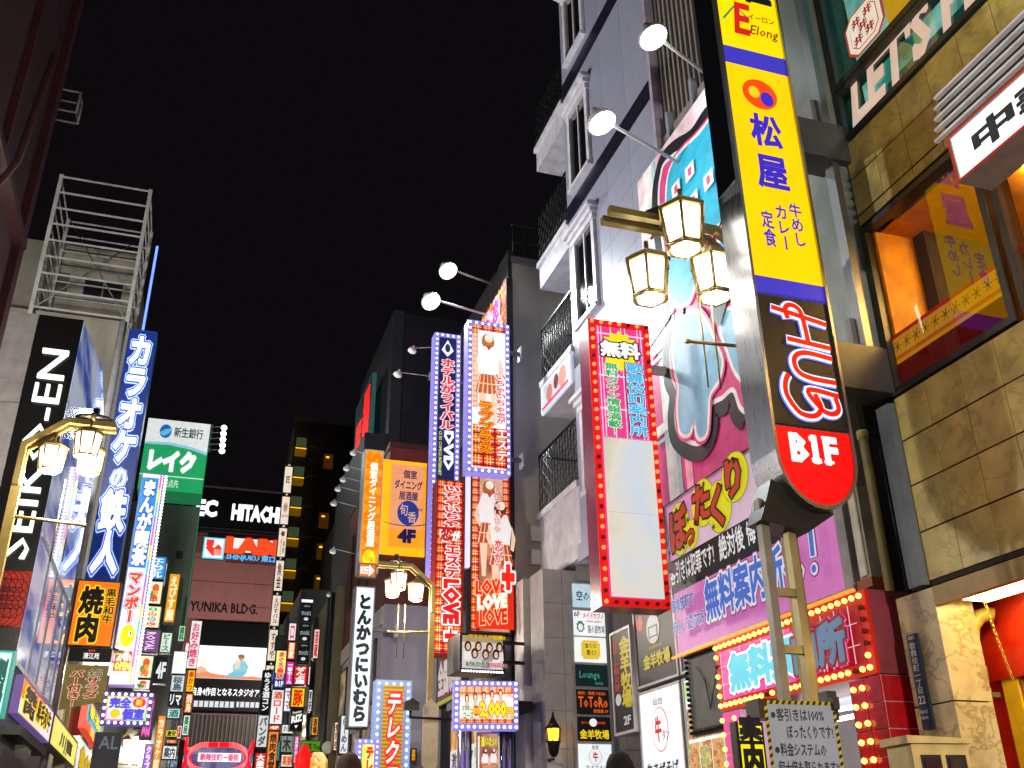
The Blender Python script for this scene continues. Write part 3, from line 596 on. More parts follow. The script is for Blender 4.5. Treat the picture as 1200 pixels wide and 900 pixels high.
f = Face(.12, 1, .002, z0=1.0, e=.9, y=-.005); f.t('オープン', .1, .05, .9, .9, 'e87820', .02, d='v'); f.done(t)
t = thing('shop_interior', 'bright white and pink interior behind the guide shop door', 'shop', (4.9, 6.75, 0), -PI/2)
MB().box(-.72, .8, .7, .75, 0, 2.3, M('f4ecf4', .9)).box(-.72, .8, 0, .7, 2.24, 2.28, M('f0f0ff', .7)).build('back_wall', t)
for z in (2.1, 2.17): MB().tube([(-.7, .1, z), (.75, .1, z)], .018, M('ffffff', 5), 8).build('tube_light', t)
for k, (x, z, c, s) in enumerate(((.1, 1.75, 'e02020', '安心'), (.3, 1.45, 'e01838', '明朗'), (.25, 1.1, 'ffffff', '優良'), (.5, 1.6, 'e83040', '案内'), (-.3, 1.5, 'ff70b0', '無料'))):
    f = Face(.16, .34, .002, z0=z-.1, x0=x, e=.9, y=.4-k*.01); f.r(0, 0, 1, 1, c); f.t(s, .1, .05, .9, .9, 'ffffff' if c != 'ffffff' else 'd01010', .03, d='v'); f.done(t, 'poster')
t2, f = sign('guide_sign', 'yellow and black vertical guide sign hanging under the small loudspeaker', 'sign', BY(5.75, 868, 900, 846, 960), 'y', 5.75, '1c1c20', .1, .08, .0, BLACK)
f.e = 1; f.r(.08, 0, .92, .2, 'f8e818'); f.r(.08, .24, .92, .98, 'f8e818'); f.t('案', .1, -.06, .9, .2, '1a1a1a', .06, d='v'); f.t('内', .12, .24, .88, .58, '1a1a1a', .07, d='v'); f.t('所', .12, .6, .88, .94, '1a1a1a', .07, d='v'); f.done(t2)
# electric junk left of the shop
t = thing('open_sign_frame', 'unlit empty sign frame with bulb sockets left of the guide shop', 'sign', (4.6, 8.25, 2.12), -PI/2)
MB().box(-.42, .42, 0, .2, 0, .75, M('3a3a3c', r=.7)).box(-.36, .36, -.005, 0, .06, .69, M('6a6a6c', r=.7)).build('case', t); sk = bulb_mesh('socket', .018, '3a3632', .02, sock=M('2a2826'))
for x, z in border(.84, .75, .05, .03): put(sk, 'socket', t, (x, -.01, z))
MB().tube([(-.2, -.02, .6), (-.05, -.02, .45), (0, -.02, .2), (.2, -.02, .55), (.25, -.02, .15)], .006, BLACK, 5).build('wire', t)
t = thing('brown_shop_wall', 'rusty brown wall strip with pasted bills beside the guide shop', 'wall', (4.72, 8.25, 0), -PI/2)
MB().box(-.45, .5, 0, .3, 0, 2.1, concrete('5a4030', 'rust_wall', .6)).build('wall', t)
for x, z in ((-.4, 1.75), (-.4, 1.4), (-.36, 1.1), (.2, 1.5)): MB().box(x, x+.2, -.006, -.001, z, z+.28, photo(['d8d0c8', '8a7a70', 'e8e4dc', '6a3a30'], 'bills', 12, .12)).build('pasted_bill', t)
print('p2 ok', len(bpy.data.objects))
# ================================================================ white building with dark bands
XW = 4.7
WH = concrete('9498b0', 'white_cladding', .14, .45, .5); BAND = M('1e1c2a', r=.3)
t = thing('white_building', 'pale grey panelled building with dark bands and ornate white windows', 'building', (XW, 10, 0))
Y0, Y1 = -1.5, 1.45                               # local y range: 8.5 .. 11.45
MB().box(.02, 3, Y0, Y1, 4.6, 16, M('70707a', r=.6)).box(.8, 3, Y1, 3.1, 4.6, 16, WH).box(.82, 3, -.4, 1.1, 0, 4.6, WH).build('core', t)
ph = .46; pw = (Y1-Y0)/4; zb = 4.6; zi = 0
bands = [(7.28, 7.62), (9.72, 10.03), (12.12, 12.45), (14.4, 14.7)]
WIN = [(5.25, 6.6), (7.75, 9.15), (10.1, 11.5), (12.6, 14.0)]
wy0, wy1 = .42, 1.22
pm_ = {}
def pan(w, h, mat):
    k = (round(w, 3), round(h, 3), mat.name)
    if k not in pm_: pm_[k] = MB().box(-.002, .02, .003, w-.003, .003, h-.003, mat).mesh('panel')
    return pm_[k]
z = zb
edges = [4.6]
for a, b in bands: edges += [a, b]
edges.append(16)
for i in range(len(edges)-1):
    a, b = edges[i], edges[i+1]; bandq = i % 2 == 1; n = 1 if bandq else max(1, round((b-a)/ph)); h = (b-a)/n
    for k in range(n):
        for c in range(4): put(pan(pw, h, BAND if bandq else WH), 'panel', t, (0, Y0+c*pw, a+k*h))
def cwin(z0, z1, glassc='101014'):
    a = MB(); wm = M('d4d4e0', r=.4)
    a.box(-.08, .02, wy0, wy1, z0, z0+.07, wm); a.box(-.05, .02, wy0, wy0+.09, z0+.07, z1, wm); a.box(-.05, .02, wy1-.09, wy1, z0+.07, z1, wm)
    a.box(-.07, .02, wy0-.02, wy1+.02, z1, z1+.09, wm); a.box(-.11, .02, wy0-.05, wy1+.05, z1+.09, z1+.16, wm); a.box(-.16, .02, wy0-.09, wy1+.09, z1+.16, z1+.22, wm); a.box(-.12, .02, wy0-.06, wy1+.06, z1+.22, z1+.27, wm)
    o = a.build('window', t); MB().box(-.015, -.008, wy0+.09, wy1-.09, z0+.07, z1, glassy(glassc, 'dark_pane', .05)).build('pane', o)
    MB().box(-.03, -.016, (wy0+wy1)/2-.015, (wy0+wy1)/2+.015, z0+.07, z1, wm).build('mullion', o)
for a, b in WIN[1:]: cwin(a, b)
cwin(5.3, 6.5)
# balconies at the far side
LAT = M('16161a', r=.35, m=.5)
for k, z in enumerate((5.57, 7.6, 9.75, 12.1)):
    b = MB(); sm = M('c4c4d0', r=.45); ye = 3.0 if k == 0 else 2.75
    b.box(.0, .78, Y1+.003, ye, z-(.97, .5, .42, .42)[k], z, sm); b.box(-.04, .0, Y1+.003, ye+.03, z-.02, z+.07, M('d8d8e2', r=.35)); bo = b.build('balcony', t)
    r = MB(); ys = [Y1+.03+i*.012 for i in range(0)]; zt = z+.95
    r.box(-.012, .012, Y1+.01, ye, zt, zt+.03, LAT); r.box(-.012, .012, Y1+.01, ye, z+.08, z+.105, LAT); r.box(-.01, .78, ye-.02, ye, zt, zt+.03, LAT)
    n = 14; L = (ye-Y1)/n
    for i in range(n+1): y = Y1+.01+i*L*.99; r.tube([(0, y, z+.08), (0, y, zt)], .007, LAT, 4)
    for i in range(n):
        for j in range(8):
            y = Y1+.01+i*L; zz = z+.1+j*.105; s = 1 if (i+j) % 2 else -1
            r.tube([(0, y, zz+(0 if s > 0 else .105)), (0, y+L, zz+(.105 if s > 0 else 0))], .006, LAT, 4, False)
    r.build('railing', bo)
MB().box(-.04, 0, Y0, Y1+.04, 4.52, 4.75, WH).box(0, .8, Y0, Y1, 4.55, 4.598, WH).build('soffit_band', t)
# ground-floor tiled return wall
WT = M('c8c6c8', r=.25, n=.06)
t = thing('tiled_return_wall', 'white tiled wall below the balconies carrying the tenant directory', 'wall', (4.35, 12.0, 0))
MB().box(0, 1.35, .012, .5, 0, 4.55, M('8a8a8c')).build('core', t); me = MB(); me.box(.003, .267, 0, .011, .003, .447, WT); me = me.mesh('tile')
for i in range(5):
    for k in range(10): put(me, 'tile', t, (i*.27, 0, k*.45+.05))
t = thing('tiled_corner_pier', 'white tiled pier left of the tenant directory under the lowest balcony', 'pier', (4.4, 12.6, 0))
MB().box(-.12, 1.2, 0, .4, 0, 4.55, WT).build('pier', t)
# tenant directory
x0, x1 = ony(667, 700, 11.95).x, ony(702, 700, 11.95).x
t = thing('tenant_directory', 'tall white column of lit tenant panels on the tiled wall', 'sign', ((x0+x1)/2+.05, 11.93, 0)); W = .44
ys = [(685, 712), (716, 745), (747, 776), (779, 804), (808, 837), (840, 868), (872, 902), (905, 930)]
MB().box(-W/2-.04, W/2+.04, .012, .06, .9, 4.38, LGREY).build('frame', t)
pan_ = [('b8d4e0', '空の庭', '203040'), ('f4f8f8', 'メイドカジノ', 'c02828'), ('f4faf8', 'MIU', '3a2a08'), ('142424', 'Lounge', '3a8a7a'), ('181414', 'ToToRo', 'f06a18'), ('141414', '金羊牧場', 'f4d020'), ('f2fafc', '牛タン', 'c02020'), ('f0f0f0', 'まぜそば', '202020')]
for (a, b), (bg, s, c) in zip(ys, pan_):
    za, zb_ = ony(690, a, 11.93).z, ony(690, b, 11.93).z; hh = za-zb_
    p = MB().box(-W/2, W/2, 0, .011, zb_, za, M(bg, .95)).build('panel', t)
    f = Face(W, hh, .003, z0=zb_, e=.9)
    if s == 'MIU': f.r(.25, .12, .75, .88, 'e8c840'); f.r(.2, .22, .8, .78, 'e8c840'); f.t('宝くじ', .32, .25, .68, .42, c); f.t('風くⅠ', .36, .52, .64, .72, c)
    elif s == 'メイドカジノ': f.t('6F', .02, .05, .2, .25, '202020', .02); f.t(s, .3, .08, .95, .3, c, .03); f.t('maid casino', .4, .36, .9, .46, c); f.star(.2, .65, .14, .26, '4a7a6a', 8, .8); f.el(.2, .68, .08, .14, 'e8f0e8'); f.t('猫の遊牧場', .42, .58, .96, .9, '303030', .01)
    elif s == '牛タン': f.el(.5, .5, .2, .32, 'c88080'); f.el(.5, .5, .185, .3, 'f2fafc'); f.t('牛', .42, .3, .58, .68, c, .04, d='v'); f.t('仙台', .4, .04, .6, .18, '303030'); f.t('牛まぜそば', .2, .83, .85, .97, '303030', .01)
    elif s == 'ToToRo': f.t('焼肉・鉄板 PIZZA', .05, .08, .9, .22, c, .01); f.t(s, .05, .3, .95, .72, c, .01, [('7a2a08', .02)]); f.t('居酒屋 3F', .5, .8, .95, .94, c, .01)
    elif s == '金羊牧場': f.el(.48, .24, .12, .17, 'f4f4f0'); f.t('生ラム', .12, .2, .34, .3, 'f04010'); f.t('炭火焼', .62, .2, .84, .3, 'f04010'); f.t(s, .06, .55, .94, .92, c, .03)
    else: f.t(s, .12, .3, .75, .72, c, .02); f.t('BAR', .6, .8, .85, .92, c)
    f.mb.build('lettering', p)
MB().box(-.16, .16, -.01, .011, 4.4, 4.62, LGREY).build('blank_panel', t)
# wall lantern
t = thing('wall_lantern', 'small black carriage lantern glowing amber on the white wall', 'lamp', (4.37, 11.9, 2.35))
cg = MB()
for k in range(6): cg.tube([(.088*math.cos(k*PI/3), -.1+.088*math.sin(k*PI/3), .0), (.098*math.cos(k*PI/3), -.1+.098*math.sin(k*PI/3), .18)], .006, BLACK, 4)
cg.lathe([(.03, -.16), (.06, -.12), (.085, .0), (.09, .02)], (0, -.1, 0), BLACK, 6).lathe([(.1, .17), (.05, .24), (.02, .3), (.01, .36)], (0, -.1, 0), BLACK, 6).box(-.015, .015, -.09, .1, -.2, -.17, BLACK).build('cage', t)
MB().lathe([(.055, .02), (.075, .16)], (0, -.1, 0), M('ffb020', 6), 6).build('glass', t)
# restaurant panels on the street front
def lamp_point(name, loc, col, en, r=.1, par=None):
    l = bpy.data.lights.new(name, 'POINT'); l.color = lin(col)[:3]; l.energy = en; l.shadow_soft_size = r; o = bpy.data.objects.new(name, l); COL.objects.link(o); o.location = loc
    if par: o.parent = par
    return o
t2, f = sign('restaurant_sign', 'narrow black restaurant sign with yellow and red vertical writing marked 2F', 'sign', (10.5, 9.95, BX(4.6, (718, 735), (740, 858))[2], 3.42), 'r', 4.62, '1c1c1e', .35, .2, .03, LGREY, dz=.003)
f.t('金羊牧場', .42, .06, .95, .78, 'f8e020', .04, d='v'); f.t('生ラム炭火焼', .08, .08, .34, .6, 'e03018', .03, d='v'); f.el(.25, .68, .16, .06, 'f0f0f0'); f.t('2F', .5, .86, .85, .94, 'f4f4f4', .04); f.done(t2)
t2, f = sign('restaurant_sign', 'large black restaurant panel with a white oval and yellow name', 'sign', (9.93, 8.95, 2.72, 3.58), 'r', 4.66, '1e1e20', .35, .2, .025, LGREY, dz=.003)
f.el(.14, .2, .09, .1, 'f04018'); f.el(.48, .34, .17, .19, 'f4f6f4'); f.t('ロ', .36, .3, .6, .46, '506050', .0); f.t('金羊牧場', .2, .64, .86, .82, 'f8e020', .04, rise=.0); f.t('ジンギスカン', .36, .55, .7, .6, 'f8e020'); f.done(t2)
t2, f = sign('restaurant_sign', 'white restaurant panel with a red circled mark under the black one', 'sign', (9.93, 8.95, 1.72, 2.68), 'r', 4.66, 'f2f6fa', 1.0, .2, .025, LGREY, dz=.003)
f.el(.48, .42, .2, .24, 'd88080'); f.el(.48, .42, .185, .225, 'f2f6fa'); f.t('牛', .36, .28, .52, .55, 'd02818', .04, d='v'); f.t('タン', .54, .44, .7, .54, '303030', .01); f.t('仙台', .36, .08, .6, .16, '303030', .01); f.t('牛まぜそば', .12, .76, .88, .9, '202020', .03); f.done(t2)
t2, f = sign('restaurant_sign', 'blue grey panel with orange letters beside the large black panel', 'sign', (8.9, 8.1, 2.72, 3.62), 'r', 4.66, '4a5878', .45, .2, .025, LGREY, dz=.003)
f.t('ToToRo', .02, .34, .95, .6, 'f06a18', .02); f.t('焼肉・鉄板', .05, .18, .8, .28, 'f06a18', .02); f.t('居酒屋 3F', .1, .82, .6, .92, 'f0f0f0', .01); f.done(t2)
t2, f = sign('food_menu_panel', 'lit menu panel with food photographs on the restaurant front', 'sign', (8.9, 8.1, 1.75, 2.68), 'r', 4.66, 'eef4ee', .95, .2, .025, LGREY, dz=.003)
f.r(.02, .02, .3, .2, '9ad070'); f.t('MENU', .34, .08, .8, .22, '4a8a6a', .02)
for k, (u, v) in enumerate([(.03, .3), (.36, .3), (.69, .3), (.03, .66), (.36, .66), (.69, .66)]):
    f.m = (lambda c, k=k: c if not isinstance(c, str) else Face.m(f, c)); f.r(u, v, u+.3, v+.32, photo([['3a1408', 'a04818', 'e8a040', 'f8e8c0'], ['e04020', 'f8b040', '5a9a30', 'f0e8d8']][k % 2], 'food%d' % (k % 2), 14, .9)); f.el(u+.15, v+.16, .12, .12, photo([['5a1c08', 'c05818', 'f0b050', '3a0c04'], ['c03018', 'f8d060', '4a8a28', 'e8e0c8']][(k+1) % 2], 'dish%d' % (k % 2), 22, .9))
f.done(t2)
for k, (yl, yr, bg, s, c, lb) in enumerate(((9.9, 9.45, '201818', '肉串', 'e03020', 'lower black panel with red writing at the foot of the restaurant front'), (9.42, 8.95, 'f4f8fa', '営業中', 'd02020', 'lower white panel at the foot of the restaurant front'), (8.92, 8.4, 'e08828', 'やきとり', 'fff0c0', 'lower orange food panel at the foot of the restaurant front'))):
    t2, f = sign('restaurant_sign', lb, 'sign', (yl, yr, 1.1, 1.62), 'r', 4.4, bg, .8, .2, .025, LGREY, dz=.003); f.t(s, .1, .15, .9, .42, c, .03); f.done(t2)
# microphone-like camera on an arm
t = thing('security_camera', 'rusty round camera housing on a bent arm in front of the food menu', 'camera', (4.2, 8.0, 1.6))
MB().lathe([(.03, 0), (.045, .03), (.05, .12), (.04, .15)], (0, 0, 0), M('5a4a38', r=.4), 12).build('housing', t); MB().tube([(0, 0, 0), (.02, .02, -.1), (.05, .03, -.3), (.3, .05, -.45)], .012, BLACK, 6).build('arm', t)

# ================================================================ red bulb sign projecting from the white building
box = BY(8.5, 698, 772, 379, 711); x0, x1, z0, z1 = box; W = x1-x0; H = z1-z0
t = thing('bulb_sign', 'tall pink projecting sign with a blank lower half framed in red bulbs', 'sign', ((x0+x1)/2, 8.5, z0), -.04)
MB().box(-W/2, W/2, .012, .3, 0, H, M('8a2048', r=.25)).build('case', t)
MB().box(-W/2, W/2, -.0, .012, 0, H, M('f01818', .75)).build('frame', t)
f = Face(W-.16, H-.16, .0025, z0=.08, e=.95)
f.r(0, 0, 1, 1, 'e8408c')
for u in (.04, .1, .3, .52, .6, .86, .93): f.r(u, 0, u+.02, .44, 'ffd8ec')
for v in (.03, .2, .33): f.r(0, v, 1, v+.006, 'ffd8ec')
f.star(.47, .1, .42, .085, 'f8e81c', 14, .78); f.r(.3, .1, .55, .17, 'f8e81c')
f.t('無料', .08, .065, .88, .125, 'ffffff', .05, [('141414', .075)])
f.t('歌舞伎町案内所', .56, .145, .93, .43, '48b8ec', .03, [('ffffff', .03), ('101428', .08)], d='v')
f.t('無料タウン情報満載!', .12, .155, .40, .435, '38b060', .03, [('ffffff', .045)], d='v')
f.r(0, .445, 1, 1, photo(['d8c8b4', 'f4ead8', 'dce8f4', 'e8d8c4'], 'blank_acrylic', .7, .82)); f.r(0, .715, 1, .7165, 'b8b0a4'); f.r(0, .445, 1, .448, 'a8a4a0'); f.done(t)
BR = bulb_mesh('bulb', .022, 'ff5a30', 4.5, sock=M('8a1010')); BR0 = bulb_mesh('bulb_off', .022, '8a2018', .25, sock=M('8a1010'))
for x, z in border(W, H, .105, .038):
    off = random.random() < .16 or (z < .05 and abs(x) < W*.3)
    put(BR0 if off else BR, 'bulb', t, (x, -.002, z))
for z in (.4, 2.6): MB().box(W/2, W/2+.22, .1, .18, z, z+.08, LGREY).build('bracket', t)

# ================================================================ floodlights
def flood(name, label, p, wall, tilt, en, target, r=.14, lit=True, group=None):
    """p head position, wall = where the arm is fixed"""
    t = thing(name, label, 'floodlight', p, 0, group); w = Vector(wall)-Vector(p)
    MB().tube([(0, 0, .05), w], r*.13, LGREY, 8).box(w.x-.03, w.x+.03, w.y-.06, w.y+.06, w.z-.06, w.z+.06, GREY).build('arm', t)
    d = (Vector(target)-Vector(p)).normalized(); rot = d.to_track_quat('-Z', 'Y').to_euler()
    hd = MB(); hd.lathe([(r*1.1, -.02), (r*1.1, .01), (r*.8, r*.55), (r*.35, r*.9), (r*.3, r*1.4)], (0, 0, 0), LGREY, 16); h = hd.build('head', t); h.rotation_euler = rot
    ln = MB().lathe([(r*.6, -.045), (r*1.02, -.022)], (0, 0, 0), M('f4fff8', 10 if lit else .6), 16).build('lens', h)
    if lit:
        l = bpy.data.lights.new('flood_lamp', 'SPOT'); l.energy = en; l.spot_size = 2.1; l.spot_blend = 1; l.shadow_soft_size = .12; l.color = (.9, 1, .97); o = bpy.data.objects.new('flood_lamp', l); COL.objects.link(o); o.parent = h; o.location = (0, 0, -.1)
    return t
pA = ony(765, 43, 7.2); pB = ony(705, 143, 7.7)
flood('floodlight', 'upper of the two bright floodlights reaching out over the blue banner', pA, (4.85, 7.35, pA.z-.25), 0, 45, (pA.x+.45, pA.y-.6, pA.z-2), .155)
flood('floodlight', 'lower of the two bright floodlights reaching out over the blue banner', pB, (4.75, 7.9, pB.z-.22), 0, 32, (pB.x+.6, pB.y-.6, pB.z-2), .155)

# ================================================================ street lamps
BR_ = M('94824c', r=.34, m=.6); LG = M('fffaf0', 5, n=.02)
def lantern(par, x, y, z, s=1.0):
    o = MB(); r = .125*s; h = .27*s
    o.lathe([(r*.35, h+.07*s), (r*.9, h+.045*s), (r*1.22, h+.01*s), (r*1.22, h-.015*s)], (0, 0, 0), BR_, 6, False)
    for k in range(6): a = PI/3*k; o.tube([(r*.86*math.cos(a), r*.86*math.sin(a), .03*s), (r*1.1*math.cos(a), r*1.1*math.sin(a), h)], .011*s, BR_, 4)
    for k in range(6):
        a = PI/3*k; b = a+PI/3
        for rr_, zz in ((.84, .02),): o.tube([(r*rr_*math.cos(a), r*rr_*math.sin(a), zz*s), (r*rr_*math.cos(b), r*rr_*math.sin(b), zz*s)], .018*s, BR_, 4)
    o.tube([(0, 0, h+.05*s), (0, 0, h+.16*s)], .016*s, BR_, 6)
    l = o.build('lantern', par, (x, y, z))
    MB().lathe([(r*.55, -.006), (r*.78, .02*s), (r*1.02, h-.016*s)], (0, 0, 0), LG, 6, False).build('glass', l)
    return l
def street_lamp(label, x, y, s, H=4.35, L=.75, en=60, plate=True, lights=True, sc=1.0, ox=0, ls=.8, dd=.2, lo=0):
    """s = +1: arm reaches to +x"""
    t = thing('street_lamp', label, 'street lamp', (x, y, 0), 0, 'street lamps with three lanterns'); mb = MB(); w = .035
    mb.tube([(0, 0, 0), (0, 0, H-.45)], .05, BR_, 4, sq=True)
    for dy in (-.06, .06): mb.tube([(0, dy, H-.6), (0, dy, H-.25), (s*.3, dy, H), (s*L, dy, H)], .036, BR_, 4, sq=True)
    mb.tube([(s*(.5+ox), -.19, H+.03), (s*(.5+ox), .19, H+.03)], .022, BR_, 6); mb.tube([(s*(.5+ox), 0, H-.02), (s*(.5+ox), 0, H+.16)], .03, DARK, 8); mb.build('pole', t)
    MB().lathe([(.16, .0), (.17, .02), (.1, .035)], (s*(.5+ox), 0, H+.03), DARK, 14).build('finial_ring', t)
    MB().tube([(0, 0, H-.85), (s*.56, 0, H-.88)], .014, BR_, 6).tube([(s*.56, 0, H-.88), (s*.58, 0, H-.88)], .02, BR_, 6).build('cross_bar', t)
    for q in range(2): MB().tube([(s*(.36+.09*q), 0, H-1.2), (s*(.36+.09*q), 0, H-.5)], .006, BR_, 5).build('rod', t)
    lantern(t, s*(.22+ox-lo), 0, H-.45-lo, ls); lantern(t, s*(.5+ox), -dd, H-.37, ls); lantern(t, s*(.5+ox), dd, H-.37-lo, ls)
    t.scale = (sc,)*3
    if plate:
        f = Face(.2, .9, .002, z0=H-2.6, x0=-.1-s*.0, e=0, y=-.07); f.p([(0, .12), (.5, 0), (1, .12), (1, .88), (.5, 1), (0, .88)], M('c8b890', r=.4), d=.02); f.k += 8; f.t('劇場通り一番街', .25, .16, .75, .86, '6a2a1a', .02, d='v'); f.done(t, 'name_plate')
    if lights:
        for px_, py_ in ((s*(.22+ox), 0), (s*(.5+ox), -.2), (s*(.5+ox), .2)): lamp_point('lantern_lamp', (px_, py_, H-.56), 'fff0dc', en/3, .08, t)
    return t
street_lamp('nearest street lamp, its three lanterns in front of the blue banner', 3.94, 5.75, -1, 4.9, 1.1, 14, plate=False, sc=1.15, ox=.17, ls=1.12, dd=.27, lo=.07)
street_lamp('street lamp at the left edge in front of the black vertical sign', -1.5, 8.5, 1, 4.53, .68, 520)
street_lamp('street lamp beside the blue framed vertical sign with red lower panel', 3.03, 12.7, -1, 4.63, .75, 300)
street_lamp('small distant street lamp in front of the small black panel', 3.55, 26, -1, 4.4, .9, 800, lights=True)
street_lamp('small distant street lamp on the left beyond the framed white room sign', -1.85, 19.5, 1, 4.5, .75, 300)
street_lamp('tiny far street lamp on the left near the red neon arch', -1.5, 31, 1, 4.3, .8, 420, plate=False, lights=True)
street_lamp('tiny far street lamp on the right beside the tuna shop sign', 3.4, 36, -1, 4.4, .8, 420, plate=False, lights=True)
street_lamp('street lamp behind the camera on the right pavement', 3.1, -4.5, -1, 4.4, .8, 2300, plate=False)
street_lamp('street lamp behind the camera on the left pavement', -1.6, -1.0, 1, 4.4, .8, 220, plate=False)
print('p3 ok', len(bpy.data.objects))
t = thing('balcony_advert', 'LED edged advert panel on the front of the second lowest balcony', 'advert', (4.655, 12.1, 7.08), -PI/2)
MB().box(-.6, .62, 0, .03, 0, .46, M('d8e4f4', .8)).build('panel', t); f = Face(1.22, .46, .004, x0=-.6, e=.85); f.el(.3, .5, .1, .3, 'd88070'); f.el(.75, .45, .12, .35, 'e8a090'); f.el(.55, .4, .08, .25, '8a4838'); f.r(.05, .8, .95, .9, 'e8506a'); f.done(t, 'print'); leds(t, [(-.58+i*.05, .44) for i in range(25)]+[(-.58, .04+i*.05) for i in range(8)]+[(.6, .04+i*.05) for i in range(8)], .012, 'c8c0ff', 4, -.005)
# ================================================================ grey building with the LOVE signs
GC_ = concrete('b8b5aa', 'stained_render', .35, .75, .35)
def bld(name, label, x0, x1, y0, y1, z1, mat, z0=0, cat='building'):
    t = thing(name, label, cat, ((x0+x1)/2, y0, 0)); xm = (x0+x1)/2
    MB().box(x0-xm, x1-xm, 0, y1-y0, z0, z1, mat).build('wall', t); return t
t = bld('grey_building', 'stained grey rendered building with a blank end wall behind the lit signs', 4.33, 7.4, 13.1, 17, 10.1, GC_)
MB().box(-1.55, 1.5, -.04, .0, 9.98, 10.1, GREY).box(-1.6, -1.535, -.03, 3.9, 0, 10.2, DARK).build('trim', t)
r = MB()
for i in range(16): r.tube([(-1.5+i*.19, 0, 10.1), (-1.5+i*.19, 0, 10.75)], .012, DARK, 4)
for z in (10.4, 10.75): r.tube([(-1.52, 0, z), (1.5, 0, z)], .016, DARK, 4)
r.build('railing', t)
for x, z in ((-1.3, 5.45), (-1.3, 5.1)): MB().box(x, x+.16, -.1, 0, z-.22, z, LGREY).build('meter_box', t)
# slanted pink billboard along the front
t2, f = sign('pink_roof_billboard', 'pink and orange billboard seen edge-on along the front above the schoolgirl sign', 'billboard', (15.4, 13.0, 8.2, 9.62), 'r', 4.22, 'e87050', .85, .1, .02, DARK)
f.plaid(0, 0, 1, 1, 'e06838', 5, ('ffe0c0', 'ffc83c', 'a02818'))
for k, (u, s) in enumerate(((.12, 'い'), (.34, 'ち'), (.56, 'ゃ'), (.78, '恋'))): f.el(u+.06, .3, .1, .2, 'ffd0e0'); f.t(s, u-.02, .14, u+.14, .46, 'e83088', .05, d='v')
f.t('エステラブ', .08, .5, .95, .9, 'ff60b0', .07, [('ffffff', .06)]); f.done(t2)
# schoolgirl panel
def ledsign(name, label, cat, box, at, bg, sp=.1, r=.02, col='e8e4ff', e=4, mg=.035, D=.22, arms=None, fcol='8c84e0', sides='tblr', rz=None, be=1.0, plane='y'):
    t, f = sign(name, label, cat, box, plane, at, bg, be, D, .07, M(fcol, .9), arms=arms, rz=rz)
    W = abs(box[1]-box[0]); H = box[3]-box[2]; leds(t, border(W, H, sp, mg, sides), r, col, e, -.014); return t, f
SK = 'f4cdb0'; 
def girl(f, u, v, s, hair='b8742c', top='f4f6fa', skirt='c85a38'):   # plain costumed figure, print only; a = aspect
    a = f.H/f.W; w = s*a*1.0
    f.el(u, v, .055*w, .052*s, hair); f.el(u, v+.03*s, .06*w, .07*s, hair); f.p([(u-.06*w, v+.08*s), (u+.06*w, v+.08*s), (u+.105*w, v+.2*s), (u+.085*w, v+.37*s), (u-.085*w, v+.37*s), (u-.105*w, v+.2*s)], top)
    f.p([(u-.105*w, v+.18*s), (u-.14*w, v+.3*s), (u-.09*w, v+.4*s), (u-.07*w, v+.38*s), (u-.1*w, v+.3*s)], SK); f.p([(u+.105*w, v+.18*s), (u+.14*w, v+.3*s), (u+.12*w, v+.42*s), (u+.09*w, v+.4*s), (u+.1*w, v+.3*s)], SK)
    f.p([(u-.075*w, v+.36*s), (u+.075*w, v+.36*s), (u+.12*w, v+.55*s), (u-.12*w, v+.55*s)], skirt)
    for k in range(5): f.k -= (1 if k else 0); f.p([(u+(-.07+.03*k)*w, v+.36*s), (u+(-.064+.03*k)*w, v+.36*s), (u+(-.095+.046*k)*w, v+.55*s), (u+(-.108+.046*k)*w, v+.55*s)], 'f0d0a0')
    f.r(u-.1*w, v+.45*s, u+.1*w, v+.46*s, 'f0d0a0')
    f.p([(u-.09*w, v+.55*s), (u-.02*w, v+.55*s), (u-.035*w, v+.85*s), (u-.07*w, v+.85*s)], SK); f.p([(u+.02*w, v+.55*s), (u+.09*w, v+.55*s), (u+.07*w, v+.85*s), (u+.035*w, v+.85*s)], SK)
    f.el(u, v+.005*s, .038*w, .042*s, 'fbe6d4'); f.p([(u-.03*w, v+.08*s), (u+.03*w, v+.08*s), (u, v+.13*s)], 'c84030')
t2, f = ledsign('costume_girl_sign', 'vertical sign with a woman in white top and plaid skirt framed in white LEDs', 'sign', BY(12.7, 547.5, 597.5, 378, 555), 12.7, 'f0f4f8', .1, .021, arms=(1, (.12, .83), .22))
f.plaid(0, 0, 1, .07, 'e05028', 3); f.plaid(0, .07, .16, .6, 'f0a888', 1, ('ffffff', 'ffe0a0', 'd88060')); f.plaid(0, .72, 1, 1, 'e05028', 3)
f.r(.12, .06, .95, .74, 'eef4fa'); girl(f, .42, .12, .72); f.t('いちゃいちゃ', .6, .37, .92, .64, 'e82828', .03, [('ffffff', .06)], d='v'); f.t('恋が', .62, .645, .9, .72, 'e82828', .03, [('ffffff', .06)], d='v'); f.t('エステ', .62, .75, .95, .97, 'f4f4f4', .03, [('e03028', .07)], d='v')
f.t('ラブプラス', .1, .58, .5, .93, 'ff5010', .04, [('ffd81e', .04), ('801808', .09)], d='v'); f.done(t2)
